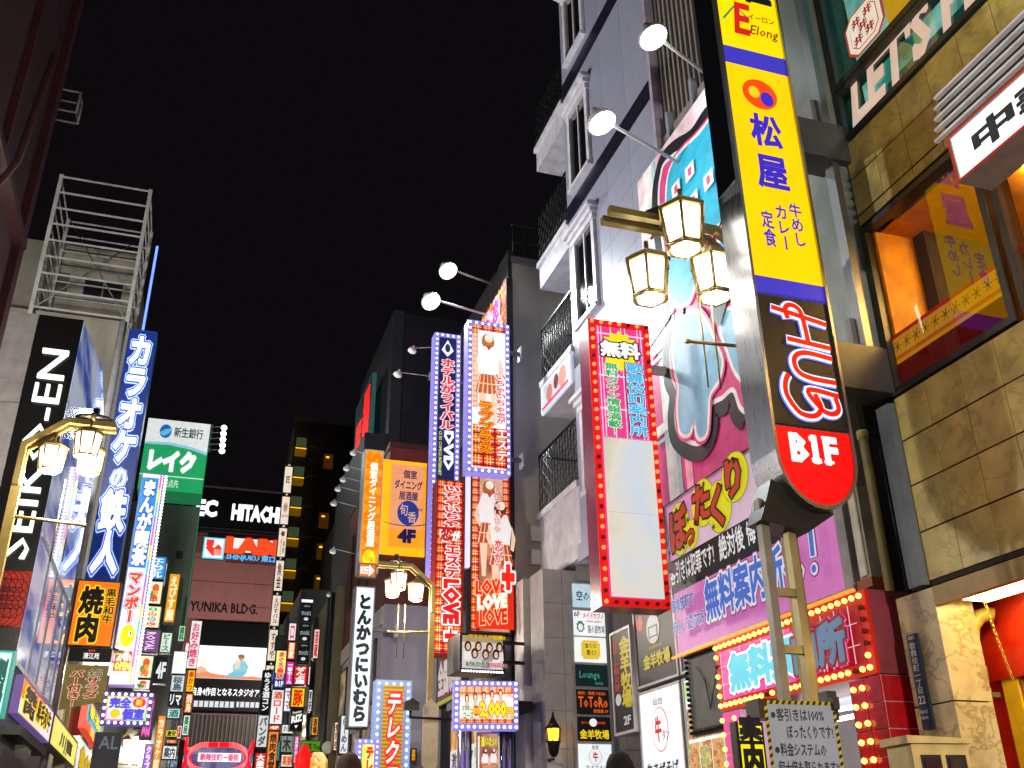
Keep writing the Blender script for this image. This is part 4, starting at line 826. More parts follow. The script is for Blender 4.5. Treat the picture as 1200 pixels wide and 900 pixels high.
# LOVE photo billboard
t2, f = sign('photo_billboard', 'reddish photo billboard of women with LOVE lettering below the plaid skirt sign', 'billboard', BY(12.9, 551, 598, 556, 742), 'y', 12.9, 'c86a4a', .9, .2, .02, DARK, pic=photo(['8a2818', 'c8704a', 'e8b090', 'f4e0d0'], 'warm_photo', 1.6, .85), arms=(1, (.28, .42), .1))
f.plaid(0, 0, .2, 1, 'e04028', 1); f.plaid(.82, 0, 1, .8, 'e04028', 1); girl(f, .42, .08, .7, 'a86030', 'f0e8e8', 'b84030'); girl(f, .7, .22, .7, '6a3018', 'f4ece8', 'c04a30')
f.t('いちゃいちゃ', .5, .1, .7, .4, 'f4e4e0', .02, [('c83028', .05)], d='v'); f.t('恋が', .5, .45, .72, .6, 'e83028', .03, [('ffffff', .06)], d='v'); f.p([(0, .74), (1, .66), (1, 1), (0, 1)], 'e83018')
for k in range(3): f.t('LOVE', .02+.05*k, .72+.09*k, .8, .8+.09*k, 'ffffff' if k % 2 else 'ff2010', .05, [('ffe0a0', .05)], rise=.05)
f.t('+', .7, .62, .98, .75, 'ff2a14', .06, [('ffffff', .06)]); f.done(t2)
x0_, x1_, z0_, z1_ = BY(12.9, 551, 598, 560, 700); MB().box(x0_-.05-(x0_+x1_)/2, x0_-(x0_+x1_)/2, 0, .1, .9, 3.6, M('c8c8ff', 1.4)).build('light_strip', t2)
# DVD sign and plaid LOVE+ sign
t2, f = ledsign('dvd_sign', 'narrow navy vertical sign with red kana and DVD framed in blue white LEDs', 'sign', BY(13.2, 506, 538, 391, 675), 13.2, '1c2450', .085, .019, arms=(1, (.8,), .3))
f.p([(.5, .01), (.85, .06), (.5, .09), (.15, .06)], 'f0f4ff'); f.el(.5, .05, .15, .02, '28305a'); f.t('ホテルがライバル', .16, .10, .9, .42, 'e83048', .05, [('f8f0f4', .06)], d='v'); f.t('DVD', .42, .43, .88, .59, 'f4f8ff', .06, d='cw'); f.t('CS BS COMICS INTERNET', .1, .43, .26, .62, 'd8e080', .02, d='cw'); f.t('個室', .42, .8, .88, .9, 'f4f8ff', .05, d='v'); f.done(t2)
t2, f = sign('love_plus_sign', 'red plaid vertical sign with white kana above large LOVE+ letters', 'sign', BY(12.9, 510, 543, 563, 767), 'y', 12.9, 'e02818', 1.0, .3, .015, M('a02018', .4), arms=(1, (.5,), .3))
f.plaid(0, 0, 1, 1, 'e81c18', 3, ('fff0e0', 'ffb428', '7a0c10')); f.t('いちゃいちゃ', .22, .03, .85, .28, 'e01818', .05, [('ffffff', .07)], d='v'); f.el(.3, .33, .24, .05, 'f4e8e8'); f.t('恋', .1, .28, .55, .37, 'c01010', .05, d='v'); f.t('が', .55, .31, .85, .37, 'f4f4f4', .06, d='v'); f.t('エステ', .3, .39, .85, .58, 'e01818', .05, [('ffffff', .07)], d='v')
f.t('LOVE', .28, .6, .8, .84, 'e81410', .07, [('ffffff', .07), ('c01010', .12)], d='cw')
f.r(.44, .86, .6, .97, 'ffffff'); f.r(.26, .885, .78, .945, 'ffffff'); f.k += 2; f.r(.48, .87, .56, .96, 'e81410'); f.r(.3, .9, .74, .93, 'e81410'); f.done(t2)
# group photo box, 2000 yen sign
bx_ = BY(12.2, 538, 592, 743, 787)
t2, f = sign('photo_box_sign', 'black box sign with a group portrait of seven women', 'sign', bx_, 'y', 12.2, 'c8b8a8', .8, .5, .03, BLACK, rz=.06)
f.r(0, 0, 1, 1, 'b8a078'); f.r(0, .2, 1, 1, 'ded4d0')
for i, (u, v) in enumerate([(.14, .33), (.38, .33), (.64, .36), (.87, .34), (.25, .58), (.5, .6), (.74, .6)]):
    f.el(u, v, .085, .16, ['3a1c10', '5a2a14', '2a140c', '1c1414'][i % 4]); f.p([(u-.1, v+.42), (u-.09, v+.16), (u+.09, v+.16), (u+.1, v+.42)], ['f0ece8', 'd8c8c8', 'a89aa0'][i % 3]); f.el(u, v+.02, .048, .1, 'f0c8a8')
    for dx in (-.018, .018): f.el(u+dx, v+.01, .008, .01, '2a1810', 6)
f.t('マスコミで話題!!', .06, .03, .95, .16, 'f0c818', .04, [('3a1808', .04)]); f.r(.0, .88, 1, 1, '8a7060'); f.t('LOVE+', .58, .86, .9, .98, 'e82878', .04, [('ffffff', .04)]); f.t('指名料', .06, .87, .5, .98, '3a8a30', .04, [('ffffff', .04)]); f.done(t2)
W_b = bx_[1]-bx_[0]; leds(t2, [(-W_b/2+.04+i*(W_b-.08)/14, 0) for i in range(15)], .016, 'e8f0ff', 4, -.01)
for z in (.15, .4): MB().box(W_b/2, W_b/2+.36, .2, .24, z, z+.04, BLACK).build('bracket', t2)
bx_ = BY(11.9, 533, 606, 798, 855); t2, f = ledsign('price_sign', 'white price sign reading 2,000 yen under the group portrait box', 'sign', bx_, 11.9, 'f8f4ec', .075, .02, col='d8d0ff', mg=.03, D=.2, rz=-.14, be=.95)
f.plaid(0, .0, 1, .42, 'f0a070', 7, ('ffffff', 'ffe070', 'e05028')); f.plaid(0, .88, 1, 1, 'f06028', 7); f.p([(0, .3), (1, .2), (1, .88), (0, .88)], 'faf6f0')
for i in range(5): u = .12+i*.155; v = .35-.035*i; f.el(u, v, .04, .13, '5a2c14'); f.p([(u-.03, v+.3), (u-.03, v+.08), (u+.03, v+.08), (u+.03, v+.3)], 'e8c0a0'); f.el(u, v+.01, .024, .08, 'f8d8b8')
f.t('2,000', .36, .47, .84, .88, 'f8f018', .06, [('d81818', .05)]); f.t('円', .85, .62, .97, .86, 'f8d818', .05, [('d81818', .05)]); f.el(.28, .7, .07, .14, 'e82818'); f.t('初回', .22, .62, .34, .78, 'f8e818', .03); f.t('おためし', .02, .56, .2, .7, '28a050', .04); f.t('コース', .04, .76, .22, .92, '28a050', .04); f.t('90分', .86, .1, .98, .34, 'e84828', .03); f.done(t2)
t2, f = sign('entrance_poster', 'red and yellow entrance poster of women under the price sign', 'poster', BY(12.3, 560, 585, 858, 930), 'y', 12.3, 'c03028', .8, .1, .02, STEEL, rz=-.1, pic=photo(['7a1810', 'b84a38', 'e0a890', 'f0e0d0'], 'poster_photo', 3, .8)); f.t('逢いたい!', .1, .05, .95, .22, 'f0f020', .05, [('306020', .03)]); girl(f, .3, .3, .6, '3a1a10'); girl(f, .7, .3, .6, '6a3418'); f.done(t2)
for i, (x, d) in enumerate(((541, 'left'), (547, 'second'), (590, 'third'), (597, 'right'))):
    p = ony(x, 900, 12.5); tag(MB().tube([(p.x, 12.5, 0), (p.x, 12.5, 2.75)], .06, brushed('c8c0d8', 'mirror_column', .14), 14).build('mirror_column'), 'polished metal column under the price sign, %s one of the four from the left' % {'left': 'first', 'second': 'second', 'third': 'third', 'right': 'last'}[d], 'column')
tag(MB().box(3.5, 4.3, 12.35, 13, 2.78, 2.9, DARK).build('canopy'), 'dark canopy slab right under the price sign', 'canopy')
# flood lamps left of the block (one lit pair, small unlit ones)
for (hx, hy), (wx, wy), lb in (((525, 317), (588, 313), 'upper lit floodlight on a long arm above the schoolgirl sign'), ((505, 353), (563, 352), 'lower lit floodlight on a long arm above the schoolgirl sign')):
    h = ony(hx, hy, 13.6); w = ony(wx, wy, 14.0); flood('floodlight', lb, h, (4.3, 14.0, h.z+.12), 0, 700, (h.x+.5, 12.6, h.z-1.6), .15)
for i, (a, b) in enumerate((((483, 411), (508, 407)), ((466, 439), (505, 441)))):
    h = ony(*a, 15); w = ony(*b, 15); flood('floodlight', ['small unlit floodlight high left of the navy DVD sign', 'second small unlit floodlight just below the one beside the DVD sign'][i], h, (w.x, w.y, w.z), 0, 0, (h.x-.3, 15.2, h.z-1), .07, False)
# ================================================================ shop front between the LOVE signs and the telephone club sign
t = thing('dark_tiled_front', 'narrow dark tiled shop front with a warm lit window beside the name plate lamp', 'shop', (4.05, 14.4, 0), -PI/2)
MB().box(-1.2, 1.3, .05, .4, 0, 4.6, M('5a5c62', r=.4)).box(-1.2, 1.3, -.05, .05, 3.15, 3.4, M('8a8c80', r=.5)).build('wall', t)
MB().box(-1.1, .9, .0, .05, 2.55, 3.1, photo(['6a3808', 'c87818', 'f0b040', 'ffe8b0'], 'warm_window', 2, .9, (3, 1, 1))).build('lit_window', t)
me = MB().box(.003, .147, 0, .012, .003, .247, M('23252c', r=.3)).mesh('tile')
for i in range(2):
    for k in range(16): put(me, 'tile', t, (.95+i*.15, .03, .5+k*.25))
f = Face(2.0, .8, .004, x0=-1.1, z0=1.75, e=.85); f.r(0, 0, 1, 1, 'e8e4e0'); f.t('激安アクリル', .05, .05, .95, .35, '3a3438', .02); f.t('オープン記念', .05, .5, .95, .85, 'e87830', .02); f.done(t, 'poster')
t2, f = sign('red_text_sign', 'grey sign with slanted red and white characters behind the plaid sign', 'sign', BX(4.0, (513, 770), (542, 815)), 'r', 4.0, '6a5a58', .5, .1, .02, DARK); f.t('全国制覇', .05, .15, .95, .8, 'f0e8e4', .05, [('b02828', .05)], rise=.0); f.r(0, .92, 1, 1, 'c8d040'); f.done(t2)
# ================================================================ lavender building, brown upper storey
LAV = concrete('9a9aac', 'lavender_wall', .12, .6, .3)
t = bld('lavender_building', 'plain lavender grey building behind the three-lantern lamp with brown upper floor', 3.2, 4.6, 17, 21.5, 5.1, LAV)
MB().box(-.72, .75, -.03, 4.5, 5.1, 8.05, M('5a2420', r=.5)).box(-.74, .77, -.05, 4.5, 8.05, 8.15, M('3a1a18')).build('upper_storey', t)
for y in (.7, 1.7, 2.7, 3.7): w = MB().box(-.76, -.72, y-.02, y+.12, 5.8, 7.4, DARK).build('window', t)
for i, y in enumerate((.5, 1.6, 2.7, 3.6)):
    for z in (2.1, 3.5): o = MB().box(-.74, -.7, y, y+.75, z, z+1.1, DARK).build('window', t); MB().box(-.745, -.741, y+.05, y+.7, z+.05, z+1.05, photo(['1a1c1c', '3a3c34', 'c8a050', 'e8e8f0'], 'dim_window', 1.2, .5)).build('pane', o)
MB().box(-.75, -.7, 0, 4.5, 4.75, 5.05, M('a8a69c')).build('band', t)
bx_ = BY(16.9, 450, 499, 545, 647); MB().box(bx_[0]-3.95, bx_[1]-3.9, -.09, -.055, bx_[2]-.06, bx_[3]+.08, M('ff9a10', 1.6)).build('glow_surround', t)
t2, f = sign('izakaya_billboard', 'square orange backlit billboard with blue circle logo and 4F', 'billboard', (bx_[0]+.08, bx_[1]-.04, bx_[2]+.05, bx_[3]-.05), 'y', 16.75, 'f0a070', .95, .12, .0, M('ff9a10', 1.3))
f.r(0, .8, 1, 1, 'f8a020'); f.r(.9, 0, 1, 1, 'f8a028'); f.t('個室', .34, .07, .72, .17, '3a2a58', .03); f.t('ダイニング', .1, .2, .88, .31, '3a2a58', .03); f.t('居酒屋', .24, .34, .76, .44, '3a2a58', .03); f.el(.5, .6, .3, .15, '283a90', 30); f.t('旬', .26, .49, .5, .64, 'f0b898', .0, d='v'); f.t('香', .48, .58, .74, .72, 'f0b898', .0, d='v'); f.t('SHUNKA', .5, .535, .9, .57, '3a2a58'); f.t('4F', .26, .81, .7, .95, '20184a', .07); f.done(t2)
t2, f = sign('izakaya_sign', 'tall amber vertical sign with white characters and yellow circle logo', 'sign', BY(16.2, 423.5, 446.5, 527, 672), 'y', 16.2, 'f59a08', 1.05, .3, .02, LGREY)
f.t('SHUNKA', .1, .02, .95, .86, 'e87a00', .05, d='cw'); f.t('個室ダイニング居酒屋', .3, .1, .76, .8, 'fffaf0', .04, d='v'); f.el(.5, .9, .36, .075, 'ffe020'); f.t('旬', .22, .84, .52, .91, 'e88a08', .0, d='v'); f.t('香', .5, .885, .78, .96, 'e88a08', .0, d='v'); f.done(t2)
t2, f = sign('entrance_arrow_sign', 'small orange entrance sign with white arrow below the amber sign', 'sign', BY(16.0, 420, 441, 660, 677), 'y', 16.0, 'e8781c', .9, .1, .02, GREY); f.p([(.05, .2), (.6, .2), (.6, 0), (.95, .5), (.6, 1), (.6, .8), (.05, .8)], 'ffffff'); f.t('入口', .12, .3, .6, .72, 'c05010', .02); f.done(t2)
t2, f = sign('tonkatsu_sign', 'tall white vertical sign with bold black brush hiragana', 'sign', BY(16, 412, 436, 687, 853), 'y', 16, 'e4f0fa', 1.02, .3, .02, GREY, arms=(1, (.7,), .4)); f.t('とんかつにいむら', .12, .05, .9, .97, '141c20', .065, d='v'); f.done(t2)
t2, f = ledsign('telephone_club_sign', 'large gold slatted vertical sign with red neon kana in LED frame', 'sign', BY(14.5, 436.5, 480, 797, 965), 14.5, 'b8862a', .1, .021, col='c8dcff', e=4, mg=.05, fcol='8aa0d8', be=.55)
for k in range(34): f.k -= (1 if k else 0); f.r(0, k/34, 1, k/34+.012, 'f0b838')
f.r(0, 0, .12, 1, '98a8d0'); f.r(.88, 0, 1, 1, '98a8d0'); f.e = 1.1; f.t('テレクラ', .26, .05, .8, .8, 'ffd8d8', .03, [('f01818', .1)], d='v', sh=.12); f.done(t2)
t2, f = ledsign('small_telephone_club_sign', 'small yellow vertical sign with red kana in a dotted LED frame', 'sign', BY(14.2, 417, 443, 866, 950), 14.2, 'f4f8a0', .07, .016, col='d8d0ff', mg=.03)
f.r(.0, 0, .25, 1, 'd8e020'); f.t('テレクラ', .3, .03, .95, .9, 'e82020', .07, [('f8f020', .05)], d='v'); f.done(t2)
t2, f = sign('small_red_plate', 'little red and yellow plate on the lavender wall beside the lamp post', 'sign', BY(16.8, 481, 488, 877, 893), 'y', 16.8, 'b02818', .6, .05, .01, DARK); f.t('営業中', .15, .05, .85, .95, 'f0d020', .03, d='v'); f.done(t2)
p = ony(483, 828, 12.5); t = thing('street_camera', 'black bullet camera on a horizontal arm beside the lamp post', 'camera', p); MB().box(-.11, .08, -.05, .05, -.04, .05, BLACK).prism([(-.11, .05), (.0, .1), (.08, .04)], -.05, .05, BLACK).build('body', t); MB().tube([(-.02, 0, -.05), (-.02, 0, -.13), (.9, .1, -.13)], .02, BLACK, 6).build('arm', t)
# red LED sign, small arms, dark tower
t2, f = sign('red_led_sign', 'tilted dark sign with glowing red dot characters high above the amber sign', 'sign', BX(3.75, (418, 480), (432, 530)), 'r', 3.75, '2a3438', .25, .1, .01, M('4a7a7a', .3))
z_ = (BX(3.75, (418, 480), (432, 530)))
f.e = 1.6; f.t('居酒屋', .5, .05, .9, .75, 'ff1818', .03, d='v'); f.t('和民酒', .1, .3, .45, .95, 'ff1818', .03, d='v'); f.done(t2)
for i, (a, b) in enumerate([(414, 531), (406, 549), (402, 562), (396, 573), (391, 590), (390, 646)]):
    h = ony(a, b, 16.8); flood('small_spotlight', '%s of the column of little dark spotlights left of the amber sign' % ('topmost', 'second from the top', 'third from the top', 'fourth from the top', 'fifth from the top', 'lowest')[i], h, (h.x+.45, 16.8, h.z-.03), 0, 0, (h.x-.2, 17, h.z-1), .055, False, 'little spotlights beside the amber sign')
t = bld('dark_tower', 'nearly black tower block rising behind the navy DVD sign', 4.05, 6.8, 22, 27, 13.85, M('171522', r=.6)); MB().box(-1.38, -1.1, -.03, 5, 0, 13.9, M('22222c', r=.6)).build('corner_strip', t)
t = bld('dark_block', 'low dark block between the dark tower and the amber sign', 3.55, 4.05, 22.5, 27, 10.6, M('24242c', r=.6))
for k in range(4): MB().box(-.2, .2, -.05, 0, 9.5-k*.6, 9.8-k*.6, DARK).build('window', t)
# rooftop water tanks / small chimney
t = bld('olive_building', 'olive grey building front with downpipes left of the white brush sign', 3.0, 4.4, 21.6, 29, 6.5, concrete('6f6e50', 'olive_wall', .4, .6, .8))
for y in (.3, .75, 3): MB().tube([(-.74, y, 0), (-.74, y, 6.4)], .06, M('2c2e34'), 8).build('downpipe', t)
for i, (a, b) in enumerate([(385, 697), (382, 712), (386, 793), (380, 800)]):
    h = ony(a, b, 24); w = ony(a+16, b-3, 24); flood('small_spotlight', 'little %s spotlight arm on the olive building front' % ('uppermost', 'second', 'third', 'lowest')[i], h, (h.x+.5, 24, h.z+.03), 0, 0, (h.x-.2, 24, h.z-1), .05, False, 'little spotlights on the olive building')
# ================================================================ dark hotel with yellow balconies
HB = concrete('2c2018', 'hotel_brick', .4); YL = M('c89a10', .6)
t = bld('balcony_hotel', 'dark brown hotel tower with a column of yellow lit glass balconies', 2.85, 6.6, 35, 36.4, 16.0, HB)
MB().box(-1.875, -1.3, -.05, 1, 15.95, 16.2, M('4a3a34')).box(-1.92, -1.88, .0, 1.4, 0, 15.6, M('6a6a4a')).build('parapet', t)
for k in range(11):
    z = 14.75-k*1.16
    b = MB(); b.box(-1.80, -1.40, -.28, -.0, z-.2, z, M('a87408', .3)).box(-1.80, -1.40, -.28, -.24, z+.02, z+.05, M('ffc020', 1.3)); o = b.build('balcony', t)
    MB().box(-1.79, -1.41, -.27, -.25, z+.1, z+.46, M('5a6a48', .35)).build('glass_panel', o)
    if k < 9 and k not in (1, 5):
        zz = z-.5; b = MB(); b.box(-.7, -.35, -.03, 0, zz-.1, zz+.5, M('6a4008', .3)); b.box(-.62, -.5, -.04, -.03, zz+.34, zz+.4, M('ffa818', 2.2)).box(-.75, -.3, -.05, -.0, zz-.2, zz-.1, M('1c1612')); b.build('lit_landing', t)
for z in range(10): MB().box(-1.3, -.95, -.06, .0, 14.9-z*1.16, 15.0-z*1.16, M('4a4038')).build('ledge', t)
t = bld('grey_ac_block', 'dark block with rows of outdoor air conditioners beside the hotel', 4.1, 5.2, 30, 34, 10.9, M('2a2c30', r=.6))
ac = MB().box(-.17, .17, -.16, 0, 0, .34, M('55585c')).tube([(.0, -.165, .17), (0, -.17, .17)], .13, M('1a1a1c'), 12); ac = ac.mesh('air_conditioner')
for r_ in range(6):
    for c_i in range(2): put(ac, 'air_conditioner', t, (-.28+c_i*.42, 0, 5.6+r_*.82))
t = bld('stepped_block', 'dark block behind the hotel top with a sloping parapet', 5.2, 7.5, 37, 38, 15.2, M('1c1a1e'))
# white numbered tenant panels of the hotel column
t = thing('hotel_tenant_column', 'tall column of small white lit tenant panels numbered ten downward', 'sign', (2.70, 34, 0))
MB().box(-.15, .15, .03, .3, 4, 13.9, DARK).build('frame', t)
for k, (ya, yb, s) in enumerate([(547, 577, '匠'), (582, 614, '個室'), (619, 652, '串焼'), (657, 692, '魚金'), (698, 733, 'えびすバル'), (738, 774, 'すすや'), (780, 815, '鳥酒')]):
    xm = 338-(ya-547)*.1; z1_, z0_ = ony(xm, ya, 34).z, ony(xm, yb, 34).z; MB().box(-.13, .13, 0, .03, z0_, z1_, M('f4e0cc', .95, n=.1)).build('panel', t)
    f = Face(.26, z1_-z0_, .012, z0=z0_, e=.9)
    if k == 0: f.t(s, .2, .35, .8, .65, '3a2a20', .02, d='v')
    elif k == 1: f.el(.5, .4, .32, .2, 'd8b8a0'); f.t(s, .3, .3, .7, .5, '8a6a5a'); f.t('BAR&DINER', .1, .68, .9, .76, '8a6a5a')
    elif k == 2: f.star(.5, .2, .3, .12, '5a3a1c', 5, .7); f.t('Agreation', .2, .36, .55, .95, '6a4a30', 0, d='cw'); f.t(s, .6, .45, .85, .9, '6a4a30', d='v')
    else: f.t(s, .2, .08, .8, .94, '3a2820', .02, d='v')
    f.t(str(10-k), .35, -.1, .65, -.03, 'f0f0f0', .01); f.done(t)
print('p4 ok', len(bpy.data.objects))
# ================================================================ far end of the street
t = thing('electronics_building', 'pink walled electronics building with screen at the far end of the street', 'building', (2.6, 70, 0))
PK = concrete('b8807c', 'pink_wall', .12, .6, .15)
def zz(px, py, Y=69.9): return ony(px, py, Y).z
zt, zb_ = ony(280, 655, 70).z, ony(275, 728, 70).z
MB().box(-3.4, 4.4, 0, 12, 9.3, zt+3, PK).build('wall', t)
for k in range(4): MB().box(-3.4, 4.4, -.03, 0, zb_+1+k*1.6, zb_+1.04+k*1.6, M('7a5450')).build('wall_joint', t)
t.children[0].data.update()
CW = M('5c5852', r=.4); MB().box(-3.6, 4.4, .1, 12, 0, 9.3, CW).build('curtain_wall', t)
fin = MB().box(-.03, .03, -.12, .1, 0, 2.6, M('8a867c', r=.4)).mesh('fin')
for k in range(30): put(fin, 'fin', t, (-3.4+k*.26, 0, 7.0))
lw = [photo(['181c20', '3a5a7a', '7aa8c8', 'e8c888'], 'office_%d' % k, 1.5+k, .75, (1, 1, 2), k*5) for k in range(3)]
for r_ in range(4):
    for c_i in range(12): MB().box(-3.3+c_i*.62, -3.3+c_i*.62+.54, -.02, .09, 3.6+r_*.82, 3.6+r_*.82+.68, lw[(r_*5+c_i*7) % 3]).build('window', t)
f = Face(5.2, 1.0, .03, x0=-2.75, z0=zt-3.55-1.2, e=0); f.z0 = zb_+.35; f.t('YUNIKA BLDG.', .0, .15, .86, .8, '2a1c1c', .03); f.done(t)
# screen block
a, b = ony(228, 728, 69.5), ony(318, 835, 69.5)
MB().box(-2.35, 4.0, -.7, 0, b.z, a.z, M('0c1a1c', .12)).build('screen_block', t)
s0, s1 = ony(234, 756, 69.2), ony(311, 797, 69.2); xa = s0.x-2.6; W = s1.x-s0.x; H = s0.z-s1.z
sc_ = MB().box(xa, xa+W, -.8, -.7, s1.z, s0.z, M('fbfbf6', 1.15)).build('video_screen', t)
f = Face(W, H, .03, x0=xa, z0=s1.z, e=.95, y=-.8)
f.p([(0, 1), (0, .78), (.1, .74), (.2, .84), (.32, .88), (.6, .93), (.8, .9), (1, .95), (1, 1)], 'e8906a'); f.p([(0, .7), (.06, .64), (.12, .7), (.16, .8), (0, .88)], 'f0b898')
f.el(.62, .34, .045, .1, 'c89a80'); f.el(.615, .3, .05, .06, 'a06a50'); f.p([(.55, .45), (.68, .44), (.73, .6), (.72, .8), (.52, .82), (.5, .62)], '90c8d8'); f.p([(.55, .45), (.62, .44), (.6, .72), (.52, .7)], 'd8d8c0'); f.p([(.42, .92), (.52, .78), (.72, .8), (.66, .95), (.4, .97)], '78c0dc'); f.done(t, 'picture')
f = Face(5.4, 1.9, .03, x0=xa-.1, z0=s1.z-2.35, e=1.2, y=-.72)
f.t('自身4作目となるスタジオアルバム', 0, .08, .98, .34, 'f4f4f4', .03); f.r(.0, .52, .5, .72, 'c8ccd0'); f.r(.53, .52, .85, .7, 'c8ccd0'); f.k += 2
for k in range(14): f.k -= 1; f.r(.02+k*.06, .5, .035+k*.06, .75, '3a4448')
f.done(t, 'caption')
f = Face(.8, .9, .03, x0=3.35-.55, z0=s0.z+.15, e=1, y=-.72); f.t('Y', .0, .0, .6, 1, 'e8f4ec', .02); f.done(t)
# HITACHI board
a, b = BY(69, 228, 335, 580, 622), BY(69, 228, 335, 580, 627)
t2 = thing('rooftop_billboard', 'wide black rooftop billboard with white glowing latin company letters', 'billboard', (2.5, 68.5, b[2])); Hh = b[3]-b[2]+.2
MB().box(-3.2, 4.4, 0, .6, 0, Hh, M('131216', r=.5)).box(-3.2, 4.4, -.08, .0, Hh-.02, Hh+.1, GREY).box(-3.2, 4.4, -.08, 0, .15, .25, M('3a3a3e')).build('board', t2)
ta, tb = ony(273, 595, 68.5), ony(328, 610, 68.5); f = Face(tb.x-ta.x, 1.05, .03, x0=ta.x-2.5, z0=(ta.z+tb.z)/2-b[2]-.5, e=1.5); f.t('HITACHI', 0, 0, 1, 1, 'f4f4ff', .06); f.done(t2)
ta = ony(234, 592, 68.5); f = Face(1.3, 1.05, .03, x0=ta.x-2.5-.15, z0=(ony(245, 590, 68.5).z+ony(245, 602, 68.5).z)/2-b[2]-.5, e=1.5); f.t('EC', 0, 0, 1, 1, 'f4f4ff', .06); f.done(t2)
# LABI sign
bx_ = BY(69, 238, 263, 630, 655)
t2, f = sign('electronics_shop_sign', 'white square logo sign with red diamonds and cyan edge left of red letters', 'sign', bx_, 'y', 69, '50d8f4', 1.1, .3, .0, DARK, dz=.03); f.r(.07, .07, .93, .93, 'f4f8fa'); f.p([(.5, .1), (.9, .5), (.5, .9), (.1, .5)], 'e8382c'); f.p([(.5, .1), (.7, .3), (.5, .5), (.3, .3)], 'f4f8fa'); f.r(.12, .12, .48, .42, 'e8382c'); f.r(.52, .56, .9, .86, 'f09088'); f.done(t2)
bx_ = BY(69, 266, 324, 632, 660); t2, f = sign('electronics_shop_sign', 'long sign with red LABI letters above blue SHINJUKU lettering', 'sign', bx_, 'y', 69, '8a4a44', .25, .2, .0, DARK, dz=.03)
f.e = 1.15; f.r(.0, .0, 1, .58, 'f4e4e0'); f.t('LABI', .0, .02, 1.02, .6, 'f04a20', .07, [('c02810', .03)]); f.t('SHINJUKU 東口', .0, .68, .98, .96, '48b8f4', .04); f.done(t2)
for (x, y, z), lb in (((-3.2, 58, 11.5), 'tall avenue lamp hidden behind the dark tower on the left'), ((6.5, 60, 11.5), 'tall avenue lamp behind the hotel on the right')):  # unseen lamps added to light the pink wall
    t = thing('added_avenue_lamp', lb, 'street lamp', (x, y, 0)); MB().tube([(0, 0, 0), (0, 0, z)], .1, GREY, 8).build('pole', t); MB().lathe([(.2, -.1), (.4, 0), (.2, .15)], (0, 0, z), M('fff0e0', 6), 10).build('lamp_head', t); lamp_point('avenue_light', (0, 0, z-.5), 'ffe8e0', 3000, .3, t)
# red neon gate
bx_ = BY(55, 205, 300, 868, 960); t = thing('neon_gate', 'red neon street arch with a small white name panel at the far end', 'gate', ((bx_[0]+bx_[1])/2, 55, 0)); W = bx_[1]-bx_[0]; zc = ony(255, 888, 55).z
N_R = M('f01420', 1.5, n=.1)
def loop(x0, x1, zc, hh, n=16): 
    L_ = []; 
    for k in range(n+1): a = -PI/2+PI*k/n; L_.append((x1-.9+.9*math.cos(a), zc+hh*math.sin(a)))
    for k in range(n+1): a = PI/2+PI*k/n; L_.append((x0+.9+.9*math.cos(a), zc+hh*math.sin(a)))
    return L_+[L_[0]]
mb = MB(); L_ = loop(-W*.38, W*.36, zc, .62); mb.tube([(x, 0, z) for x, z in L_], .12, N_R, 6)
mb.tube([(W*.32, 0, zc-.3), (W*.4, 0, zc+.4), (W*.43, 0, zc+.85)], .1, N_R, 6); mb.tube([(W*.32, 0, zc+.3), (W*.4, 0, zc-.4), (W*.42, 0, zc-.9)], .1, N_R, 6); mb.tube([(-W*.34, 0, zc+.3), (-W*.42, 0, zc-.4), (-W*.43, 0, zc-.9)], .1, N_R, 6); mb.tube([(-W*.34, 0, zc-.3), (-W*.42, 0, zc+.4), (-W*.42, 0, zc+.95)], .1, N_R, 6); mb.build('neon_tube', t, kind='stuff')
rb = MB(); 
for i in range(0, 70): 
    k = i/70*(len(L_)-1); q = int(k); fr_ = k-q; x = L_[q][0]*(1-fr_)+L_[q+1][0]*fr_; z = L_[q][1]*(1-fr_)+L_[q+1][1]*fr_; rb.box(x-.02, x+.02, -.14, -.1, z-.13, z+.13, M('ff6a70', 2))
rb.build('neon_ribs', t, kind='stuff')
f = Face(2.1, .42, .03, x0=-1.0, z0=zc-.2, e=1.2, y=-.1); f.r(0, 0, 1, 1, 'fff0f4'); f.t('歌舞伎町一番街', .05, .12, .95, .88, 'f03878', .03); f.done(t, 'name_panel')
MB().box(-W/2, -W/2+.25, -.1, .2, 0, zc+.8, M('8a1418', r=.4)).box(W/2-.25, W/2, -.1, .2, 0, zc+.8, M('8a1418', r=.4)).build('posts', t, kind='stuff')
MB().box(-W/2+.3, W/2-.3, .2, .25, zc-.5, zc+.5, photo(['1c2c50', '3a6ab0', '88a8d0', 'e0e8f0'], 'gate_glow', 1, .5)).build('back_panel', t)
# ================================================================ LEFT side
# near dark red building
MR = concrete('26080f', 'maroon_wall', .5, .5, .5)
t = thing('maroon_building', 'dark maroon building edge towering over the upper left corner', 'building', (-1.9, 4, 0))
MB().box(-5, 0, -8, 4.4, 0, 15, MR).build('wall', t)
MB().box(0, .06, 4.25, 4.42, 0, 15, M('301018', r=.4)).box(0, .05, 3.1, 3.16, 0, 15, M('301018', r=.4)).box(0, .1, -8, 4.3, 6.05, 6.13, M('2c1018', r=.4)).build('trim', t)
MB().box(-.02, .02, 3.4, 4.1, 8.3, 9.0, M('14080c')).build('window', t); MB().tube([(.03, 2.2, 4.6), (.2, 2.9, 6.0), (.25, 3.0, 7.2)], .03, M('3a1a20'), 6).build('stay', t)
o = MB()
for z in (7.75, 8.0): o.tube([(0, 4.43, z), (.22, 4.43, z), (.22, 4.6, z), (0, 4.6, z)], .012, GREY, 4)
